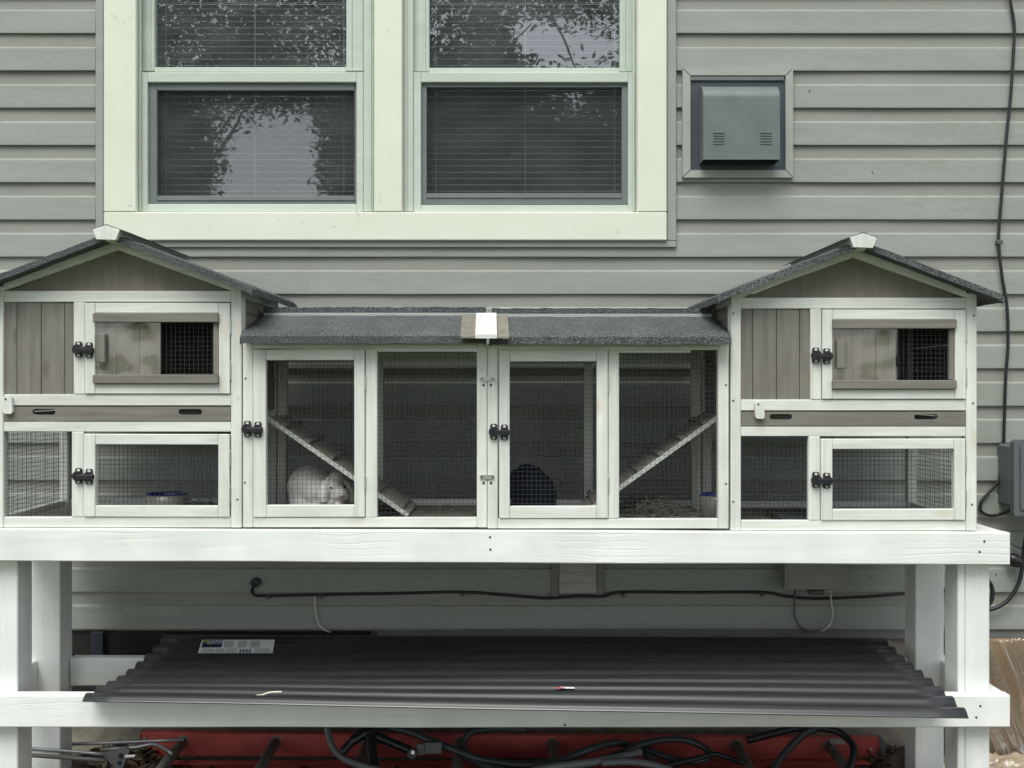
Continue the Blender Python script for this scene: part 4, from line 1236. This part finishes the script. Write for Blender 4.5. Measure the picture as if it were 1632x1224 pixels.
def label_text(txt, s0, w0, size, lift):
    cu = bpy.data.curves.new('lettering', 'FONT'); cu.body = txt; cu.size = 1.0; cu.resolution_u = 3; cu.offset = .012
    to = bpy.data.objects.new('lettering_tmp', cu); COL.objects.link(to)
    dg = bpy.context.evaluated_depsgraph_get(); me = bpy.data.meshes.new_from_object(to.evaluated_get(dg))
    vs_ = [Vector(q.co) for q in me.vertices]; fs = [tuple(p.vertices) for p in me.polygons]
    bpy.data.objects.remove(to); bpy.data.curves.remove(cu)
    wid = max(q.x for q in vs_)
    out = []
    for q in vs_:
        s = s0 + q.x / wid * size[0]; w_ = w0 - q.y * size[1] * 1.4
        out.append(on_label(s, w_, lift))
    return obj('lettering', out, fs, M_labw, lb)
label_text('SUNTOP', .0210, .040, (.050, .032), .0022)

# scraps on the sheet
def scrap(name, pts, r, mat, label, cat):
    v, f = tube(pts, r, 5, 4); o = obj(name, v, f, mat); tag(o, label, cat); return o
def shp(px, py):
    """nearest point on the sheet seen at a pixel"""
    best = None
    u = None
    for i in range(400):
        t = .0 + i / 399 * 1.0
        lo_, hi_ = 0.0, 1.0
        for _ in range(22):
            mid = (lo_ + hi_) / 2; p = sheet(mid, t)
            if p.x / p.y * F + CX < px: lo_ = mid
            else: hi_ = mid
        p = sheet(lo_, t); e = abs(CY - (p.z - CAMZ) / p.y * F - py)
        if best is None or e < best[0] - .05: best = (e, p)
    return best[1] + Vector((0, 0, .002))
scrap('straw', [P(408, 1108.5, 2.80), P(418, 1107.5, 2.80), P(430, 1103.5, 2.80), P(449, 1102.5, 2.80)], .0021, M_straw, 'bent pale straw lying on the front edge of the corrugated sheet', 'straw')
c_ = shp(904, 1097)
m = MB(); m.box(c_.x - .02, c_.x + .02, c_.y - .01, c_.y + .012, c_.z, c_.z + .0012, .0003); o = m.build('paper_scrap', M_paper, None)
tag(o, 'torn white and red paper scrap on the corrugated sheet', 'scrap')
m = MB(); m.box(c_.x - .035, c_.x - .008, c_.y - .011, c_.y - .004, c_.z + .0012, c_.z + .0022, .0003); m.build('red_print', M_redp, o)

# ------------------------------------------------------------------ under the stand: ladder, hoses, rods, debris
def ladder():
    yR = 3.40
    t = empty('extension_ladder', (0, 3.2, 0)); tag(t, 'red fibreglass extension ladder lying flat behind the stand posts', 'ladder')
    x0, x1 = PX(223, yR), PX(1402, yR)
    def rail(yc, z0, z1, xa, xb, slope):
        # C-section rail: web and two flanges
        for nm in ('rail',):
            m = MB()
            dz = slope
            def bar(ya, yb, za, zb):
                v, f = cbox(xa, xb, ya, yb, za, zb, .0015)
                v = [Vector((p.x, p.y, p.z - dz * (p.x - xa) / (xb - xa))) for p in v]
                m.add(v, f)
            bar(yc, yc + .005, z0, z1); bar(yc + .005, yc + .03, z1 - .005, z1); bar(yc + .005, yc + .03, z0, z0 + .005)
            r_ = m.build('rail', M_red, t)
        return r_
    # upper section
    za, zb = .070, .147
    rail(yR, za + .002, zb, x0, x1, .017)
    m = MB(); m.box(2.96 and x0, x1, 2.985, 2.99, za - .01, zb - .012, .0015); m.box(x0, x1, 2.96, 2.985, zb - .017, zb - .012, .0015); m.box(x0, x1, 2.96, 2.985, za - .01, za - .005, .0015); m.build('rail', M_red, t)
    k = 0
    x = PX(292, yR)
    while x < x1 - .1:
        zc = (za + zb) / 2 + .012 - .017 * (x - x0) / (x1 - x0)
        v, f = tube([(x, yR + .004, zc), (x, 2.99, zc - .022)], .0165, 14); obj('rung', v, f, M_alu, t, True)
        v, f = tube([(x, yR + .001, zc), (x, yR - .004, zc)], .0205, 14); obj('rung_collar', v, f, M_alu, t, True)
        x += .3048
    # end caps with rivets
    m = MB(); m.box(x0 - .006, x0 + .003, yR - .006, yR + .034, za, zb + .002, .002); m.build('end_cap', M_alu, t)
    poly = []
    v, f = tube([(x1 + .002, yR - .004, (za + zb) / 2 - .0165), (x1 + .002, yR + .03, (za + zb) / 2 - .0165)], .001, 4)
    pol = [(x1 - .002, za - .018)] + [(x1 - .002 + .022 * math.cos(R(a)) ** .6 if a < 90 else x1 - .002, (za + zb) / 2 - .017 + .040 * math.sin(R(a))) for a in (-80, -60, -30, 0, 30, 60, 80)] + [(x1 - .002, zb - .016)]
    pol = [(p[0].real if isinstance(p[0], complex) else p[0], p[1]) for p in pol]
    v, f = prism_y(pol, yR - .005, yR + .032); obj('end_cap', v, f, M_cap, t)
    for px, py in ((231, 1176), (231, 1193), (1388, 1194), (1388, 1211)):
        v, f = disc(P(px, py, yR), (0, -1, 0), .0055, .004, 10); obj('rivet', v, f, M_steel, t)
    # lower section
    m = MB(); m.box(x0 + .05, x1 - .05, yR - .03, yR - .025, .002, .066, .0015); m.box(x0 + .05, x1 - .05, yR - .055, yR - .03, .061, .066, .0015); m.build('rail', M_red, t)
    m = MB(); m.box(x0 + .05, x1 - .05, 3.02, 3.025, .002, .058, .0015); m.build('rail', M_red, t)
    x = PX(292, yR) + .1
    while x < x1 - .1:
        v, f = tube([(x, yR - .028, .034), (x, 3.024, .03)], .0155, 12); obj('rung', v, f, M_alu, t, True); x += .3048
    m = MB(); m.box(PX(1322, 3.39), PX(1346, 3.39), 3.385, 3.399, PZ(1186, 3.39), PZ(1178, 3.39), .001); m.build('rail_sticker', M_mbox, t)
ladder()
def hose(pts, r, mat, label, group=None, nm='garden_hose'):
    v, f = tube([P(*q) for q in pts], r, 10); o = obj(nm, v, f, mat, None, True); tag(o, label, 'hose' if nm == 'garden_hose' else 'tube', group)
hose([(520, 1140, 3.30), (521, 1160, 3.28), (529, 1188, 3.24), (545, 1207, 3.20), (566, 1217, 3.16), (600, 1227, 3.10), (650, 1240, 3.08), (720, 1236, 3.12)], .0105, M_hosel, 'grey hose curving down past the black clamp onto the ladder')
hose([(590, 1158, 3.33), (620, 1160, 3.30), (650, 1166, 3.28), (684, 1179, 3.26), (719, 1193, 3.24), (766, 1210, 3.20), (826, 1219, 3.17), (885, 1214, 3.17), (943, 1193, 3.2), (978, 1184, 3.25), (1003, 1188, 3.3), (1030, 1200, 3.32)], .0115, M_hose, 'long dark grey hose sweeping low across the middle of the ladder')
hose([(840, 1163, 3.36), (800, 1161, 3.34), (766, 1163, 3.32), (749, 1168, 3.30), (738, 1183, 3.28), (742, 1201, 3.25), (757, 1213, 3.22), (790, 1226, 3.15), (830, 1236, 3.1)], .0125, M_hose, 'dark hose bent in a tight turn over the ladder rail')
hose([(930, 1222, 3.2), (985, 1201, 3.22), (1024, 1186, 3.25), (1059, 1179, 3.28), (1094, 1180, 3.28), (1122, 1191, 3.26), (1132, 1203, 3.23), (1117, 1212, 3.2), (1083, 1212, 3.2), (1048, 1201, 3.22), (1020, 1190, 3.27)], .0105, M_hose, 'dark hose coiled in an oval loop on the ladder')
hose([(840, 1232, 3.08), (873, 1224, 3.1), (943, 1215, 3.13), (1000, 1204, 3.16), (1021, 1198, 3.18)], .0125, M_hosel, 'pale grey tube with a blunt end lying across the ladder', nm='plastic_tube')
hose([(960, 1216, 3.12), (1000, 1214, 3.11), (1040, 1219, 3.09), (1080, 1232, 3.05)], .011, M_hosel, 'pale grey tube curving under the oval hose coil', nm='plastic_tube')
hose([(1330, 1156, 3.37), (1308, 1160, 3.36), (1286, 1167, 3.33), (1268, 1182, 3.29), (1250, 1201, 3.24), (1232, 1226, 3.16), (1222, 1245, 3.1)], .0115, M_hose, 'dark hose running diagonally down over the ladder rail')
hose([(1190, 1180, 3.37), (1225, 1171, 3.37), (1263, 1162, 3.36), (1300, 1160, 3.35), (1330, 1164, 3.33), (1351, 1177, 3.30), (1361, 1195, 3.26), (1356, 1220, 3.2), (1345, 1240, 3.15)], .012, M_black, 'black hose arching over the ladder end next to the concrete foundation')
hose([(1055, 1222, 3.12), (1090, 1214, 3.16), (1125, 1205, 3.2), (1141, 1202, 3.22), (1163, 1208, 3.2), (1185, 1216, 3.16)], .0085, M_black, 'thin black hose with a metal ferrule beside the oval coil')
cl = empty('bar_clamp', P(600, 1200, 3.22)); tag(cl, 'black clamp with a round knob and grey jaw lying on the ladder', 'clamp')
v, f = tube([P(544, 1200, 3.2), P(566, 1178, 3.22), P(586, 1168, 3.24), P(606, 1176, 3.24), P(656, 1197, 3.22)], [.013, .017, .021, .016, .013, .012], 10); obj('clamp_arm', v, f, M_blackp, cl, True)
v, f = disc(P(658, 1199, 3.22), (0, -1, .2), .0145, .03, 16); obj('knob', v, f, M_blackp, cl)
v, f = disc(P(658, 1199, 3.188), (0, -1, .2), .006, .004, 12); obj('knob_bolt', v, f, M_steel, cl)
m = MB(); boxpx(m, 664, 676, 1186, 1204, 3.215, .02, .002); boxpx(m, 676.3, 704, 1184, 1202, 3.22, .012, .002); m.build('jaw_plate', M_hosel, cl)
v, f = tube([P(590, 1172, 3.23), P(592, 1195, 3.2), P(596, 1230, 3.15)], .018, 10); obj('clamp_leg', v, f, M_blackp, cl, True)
def rod(pts, r, label, mat=M_steel):
    v, f = tube([P(*q) for q in pts], r, 8, 2); o = obj('metal_rod', v, f, mat, None, True); tag(o, label, 'rod', 'metal rods beside the ladder end')
M_rod = plain('dull_rod', (.24, .25, .26), .4, metal=.6)
rod([(40, 1188, 3.30), (115, 1186, 3.30), (200, 1183, 3.29), (294, 1178.5, 3.27)], .0052, 'long grey rod resting on the ladder end, topmost of the rods', M_rod)
rod([(40, 1192, 3.20), (115, 1198, 3.20), (176, 1203, 3.21)], .0058, 'short grey rod sticking out behind the left post under the long one', M_rod)
rod([(40, 1203, 3.16), (115, 1208, 3.16), (168, 1212, 3.17)], .0066, 'thick dull rod lowest of the rods by the ladder end', M_gcable)
rod([(160, 1195, 3.26), (218, 1191, 3.27), (244, 1186, 3.28), (262, 1193, 3.25), (275, 1202, 3.22)], .006, 'bent dark rod hooked across the ladder end', M_rod)
br = empty('steel_bracket', P(196, 1215, 3.2)); tag(br, 'small dark steel bracket with bolts beside the ladder end', 'bracket')
v, f = prism_y([(PX(a, 3.2), PZ(b, 3.2)) for a, b in ((162, 1202), (200, 1190), (206, 1196), (196, 1224), (186, 1226))], 3.2, 3.212); obj('bracket_plate', v, f, M_cap, br)
v, f = disc(P(193, 1204, 3.2), (0, -1, 0), .007, .006, 8); obj('bolt', v, f, M_blackp, br)
v, f = disc(P(191, 1215, 3.2), (0, -1, 0), .006, .006, 8); obj('bolt', v, f, M_blackp, br)
v, f = tube([P(200, 1206, 3.2), P(216, 1205, 3.2)], .006, 10); obj('bolt_shank', v, f, M_steel, br)

def litter(cx, cy, rx, ry, n, h, label):
    m = MB()
    for i in range(n):
        x = cx + random.gauss(0, rx * .5); y = cy + random.gauss(0, ry * .5)
        z = h * math.exp(-((x - cx) / rx) ** 2 - ((y - cy) / ry) ** 2) * random.uniform(.6, 1) + .008
        s = random.uniform(.012, .03); M3 = Matrix.Rotation(random.uniform(0, 6.3), 3, 'Z') @ Matrix.Rotation(random.gauss(0, .5), 3, 'X') @ Matrix.Rotation(random.gauss(0, .5), 3, 'Y')
        pts = [(-s, 0, 0), (-s * .3, s * .42, .15 * s), (s * .5, s * .35, 0), (s, 0, .2 * s), (s * .5, -s * .35, .05 * s), (-s * .3, -s * .42, 0)]
        v = [Vector((x, y, z)) + M3 @ Vector(p) for p in pts]; v += [p - Vector((0, 0, .0008)) for p in v]
        m.add(v, [(0, 1, 2, 3, 4, 5), (11, 10, 9, 8, 7, 6)])
    o = m.build('leaf_litter', M_leafd, None); tag(o, label, 'leaves', None, 'stuff')
# mounds of soil under the litter
M_soil = plain('loose_soil', (.075, .06, .045), .95, var=.4, vscale=30, bstr=.8, bscale=60)
def mound(cx, cy, rx, ry, h, label):
    def fn(u, t):
        x = cx + rx * 1.6 * (2 * u - 1); y = cy + ry * 1.6 * (2 * t - 1)
        return (x, y, -.02 + (h + .02) * math.exp(-((x - cx) / rx) ** 2 - ((y - cy) / ry) ** 2) + .01 * noise.noise(Vector((x * 14, y * 14, 0))))
    v, f = grid_slab(fn, 24, 16, (0, 0, -.05)); o = obj('soil_mound', v, f, M_soil, None, True); o['kind'] = 'structure'
mound(-1.30, 3.38, .22, .12, .10, ''); mound(1.30, 3.40, .14, .10, .10, '')
litter(-1.28, 3.34, .22, .14, 420, .115, 'brown dead leaves heaped against the foundation by the rods')
litter(1.22, 3.42, .15, .09, 160, .10, 'brown dead leaves heaped at the capped end of the ladder')

# plastic wrapped board leaning at the right
def wrapped():
    m_, n, l, b = new_mat('brown_board_in_film')
    mp = coords(n, l, (1, 1, 1)); t = nz(n, l, mp, 4, 4)
    r = ramp(n, [(.3, (.30, .18, .085)), (.7, (.42, .27, .14))]); l.new(t.outputs['Fac'], r.inputs[0]); l.new(r.outputs[0], b.inputs['Base Color'])
    b.inputs['Roughness'].default_value = .6
    m2, n, l, b = new_mat('clear_film'); n.remove(b); out = n['Material Output']
    tr = n.new('ShaderNodeBsdfTransparent'); tr.inputs[0].default_value = (.95, .95, .94, 1)
    gl = n.new('ShaderNodeBsdfGlossy'); gl.inputs['Roughness'].default_value = .10
    
    df = n.new('ShaderNodeBsdfDiffuse'); df.inputs[0].default_value = (.75, .75, .73, 1)
    mx = n.new('ShaderNodeMixShader'); l.new(schlick(n, l, .20), mx.inputs[0]); l.new(tr.outputs[0], mx.inputs[1]); l.new(gl.outputs[0], mx.inputs[2])
    m3 = n.new('ShaderNodeMixShader'); m3.inputs[0].default_value = .05; l.new(mx.outputs[0], m3.inputs[1]); l.new(df.outputs[0], m3.inputs[2]); l.new(m3.outputs[0], out.inputs[0])
    x0, x1 = PX(1535, 3.38), PX(1800, 3.38); za, zb = PZ(1198, 3.38), PZ(1020, 3.44)
    t = empty('wrapped_board', ((x0 + x1) / 2, 3.42, za)); tag(t, 'brown board wrapped in wrinkled clear plastic beside the white post', 'board')
    mb = MB(); mb.box(x0, x1, 3.44, 3.462, 0, zb, .003); mb.build('board', m_, t)
    def fn(u, w_):
        x = x0 - .01 + (x1 - x0 + .02) * u; z = -.005 + (zb + .016) * w_
        q = (x * 1.0 + z * .42) * 15
        rdg = 0
        for k, (fr, am) in enumerate(((.8, .032), (1.9, .022), (3.9, .006))):
            a = noise.noise(Vector((q * fr, z * 2.2 + k * 7, k * 3.0)))
            rdg += am * max(0, 1 - abs(a) * 4.0) ** 1.5
        return (x, 3.430 - max(0, rdg) - .002, z)
    v, f = grid_slab(fn, 120, 60, (0, .0006, 0)); obj('plastic_wrap', v, f, m2, t, True)
    def fn2(u, w_):
        x = PX(1480, 3.3) + .75 * u; y = 3.12 + .26 * w_
        a = noise.noise(Vector((x * 16, y * 22, 0))); c = noise.noise(Vector((x * 40, y * 40, 5)))
        return (x, y, .03 + .035 * w_ + .03 * (1 - abs(a) * 2) + .010 * c)
    m4, n, l, b = new_mat('cloudy_plastic'); b.inputs['Base Color'].default_value = (.36, .29, .20, 1); b.inputs['Roughness'].default_value = .22; b.inputs['Specular IOR Level'].default_value = .7
    v, f = grid_slab(fn2, 70, 30, (0, 0, -.001)); o = obj('plastic_sheeting', v, f, m4, None, True); tag(o, 'crumpled cloudy plastic sheeting on the ground below the wrapped board', 'plastic sheet')
wrapped()

# ------------------------------------------------------------------ trees behind the viewer (seen in the window panes)
M_leaf = None
def leaf_mat():
    m, n, l, b = new_mat('green_leaf')
    mp = coords(n, l, (1, 1, 1), False); t = nz(n, l, mp, 1.6, 3)
    r = ramp(n, [(.3, (.05, .085, .03)), (.7, (.11, .155, .06))]); l.new(t.outputs['Fac'], r.inputs[0]); l.new(r.outputs[0], b.inputs['Base Color'])
    b.inputs['Roughness'].default_value = .5; b.inputs['Specular IOR Level'].default_value = .3
    tl = n.new('ShaderNodeBsdfTranslucent'); l.new(r.outputs[0], tl.inputs[0])
    mx = n.new('ShaderNodeMixShader'); mx.inputs[0].default_value = .35; l.new(b.outputs[0], mx.inputs[1]); l.new(tl.outputs[0], mx.inputs[2]); l.new(mx.outputs[0], n['Material Output'].inputs[0])
    return m
M_leaf = leaf_mat()
GAPS = [((-4.0, 4.3), (.85, 1.15)), ((-3.75, 4.9), (.75, .70)), ((.5, 6.65), (.55, .42)), ((1.25, 6.75), (.65, .40)), ((-3.6, 3.2), (1.0, 1.2))]
def tree(x, y, h, blobs, n, label):
    t = empty('tree', (x, y, 0)); tag(t, label, 'tree')
    top = Vector((x, y, h))
    v, f = tube([(x, y, -.1), (x + .05, y, h * .35), (x - .04, y + .03, h * .7), (x, y, h)], [.17, .15, .12, .09, .05, .03], 10)
    m = MB(); m.add(v, f)
    for c, r in blobs:
        b0 = Vector((x, y, h * random.uniform(.35, .6)))
        v, f = tube([b0, (b0 + Vector(c)) / 2 + Vector((0, 0, -.2)), Vector(c)], [.06, .045, .03, .018, .012], 7); m.add(v, f)
        for _ in range(5):
            q = Vector(c) + Vector((random.uniform(-.7, .7) * r[0], random.uniform(-.7, .7) * r[1], random.uniform(-.6, .7) * r[2]))
            v, f = tube([Vector(c), (Vector(c) + q) / 2 + Vector((0, 0, .1)), q], [.016, .011, .006], 5, 4); m.add(v, f)
    m.build('trunk', M_bark, t, True)
    lv = []; lf = []
    tot = sum(r[0] * r[1] * r[2] for _, r in blobs)
    for c, r in blobs:
        k = int(n * (r[0] * r[1] * r[2]) / tot * (1.2 if c[2] > 6.5 else 3.2))
        ncl = max(8, k // 26)
        for _ in range(ncl):
            while True:
                q = Vector((random.uniform(-1, 1), random.uniform(-1, 1), random.uniform(-1, 1)))
                if q.length < 1: break
            q = q * (.75 + .25 * random.random())
            cc = Vector((c[0] + q.x * r[0], c[1] + q.y * r[1], c[2] + q.z * r[2]))
            for _ in range(26):
                p = cc + Vector((random.gauss(0, .22), random.gauss(0, .22), random.gauss(0, .17)))
                s_ = (p.y - 0) / -9.0
                if any(((p.x / 1 - g[0][0]) / g[1][0]) ** 2 + ((p.z - g[0][1]) / g[1][1]) ** 2 < 1 + .35 * noise.noise(p * 2.3) for g in GAPS): continue
                s = random.uniform(.034, .07); M3 = Matrix.Rotation(random.uniform(0, 6.3), 3, 'Z') @ Matrix.Rotation(random.gauss(0, .7), 3, 'X') @ Matrix.Rotation(random.gauss(.3, .6), 3, 'Y')
                i0 = len(lv)
                lv += [p + M3 @ Vector(a) for a in ((-s, 0, 0), (0, s * .48, s * .12), (s * 1.15, 0, 0), (0, -s * .48, s * .12))]
                lf.append((i0, i0 + 1, i0 + 2, i0 + 3))
    o = obj('crown', lv, lf, M_leaf, t)
tree(-6.6, -9.5, 6.0, [((-6.4, -9.5, 4.6), (1.9, 1.4, 2.0)), ((-5.2, -9.2, 7.2), (2.2, 1.5, 1.5)), ((-6.9, -9.6, 7.0), (1.6, 1.4, 1.4)), ((-3.6, -9.2, 6.6), (1.3, 1.1, .9)), ((-5.4, -9.3, 5.0), (.9, 1.0, 1.6)), ((-4.0, -9.2, 6.1), (1.4, 1.0, .6))], 22000, 'broad leafy tree with low crown, leftmost of the row facing the window wall')
tree(-1.3, -9.0, 6.4, [((-1.7, -9.0, 5.0), (1.25, 1.2, 1.9)), ((-.3, -9.1, 4.6), (1.4, 1.2, 1.6)), ((-1.9, -9.2, 7.6), (2.0, 1.4, 1.4)), ((-.2, -9.0, 6.2), (1.0, 1.0, 1.0)), ((-2.4, -9.1, 4.9), (.7, .9, 1.5))], 22000, 'leafy tree with a tall narrow crown in the middle of the row')
tree(3.0, -9.4, 6.2, [((1.9, -9.4, 4.7), (1.9, 1.4, 1.9)), ((3.6, -9.5, 5.4), (1.8, 1.4, 2.2)), ((2.2, -9.4, 7.3), (1.8, 1.3, 1.1)), ((.4, -9.3, 7.7), (1.5, 1.2, .8))], 22000, 'rounded leafy tree at the right end of the row facing the wall')

bpy.context.view_layer.update()
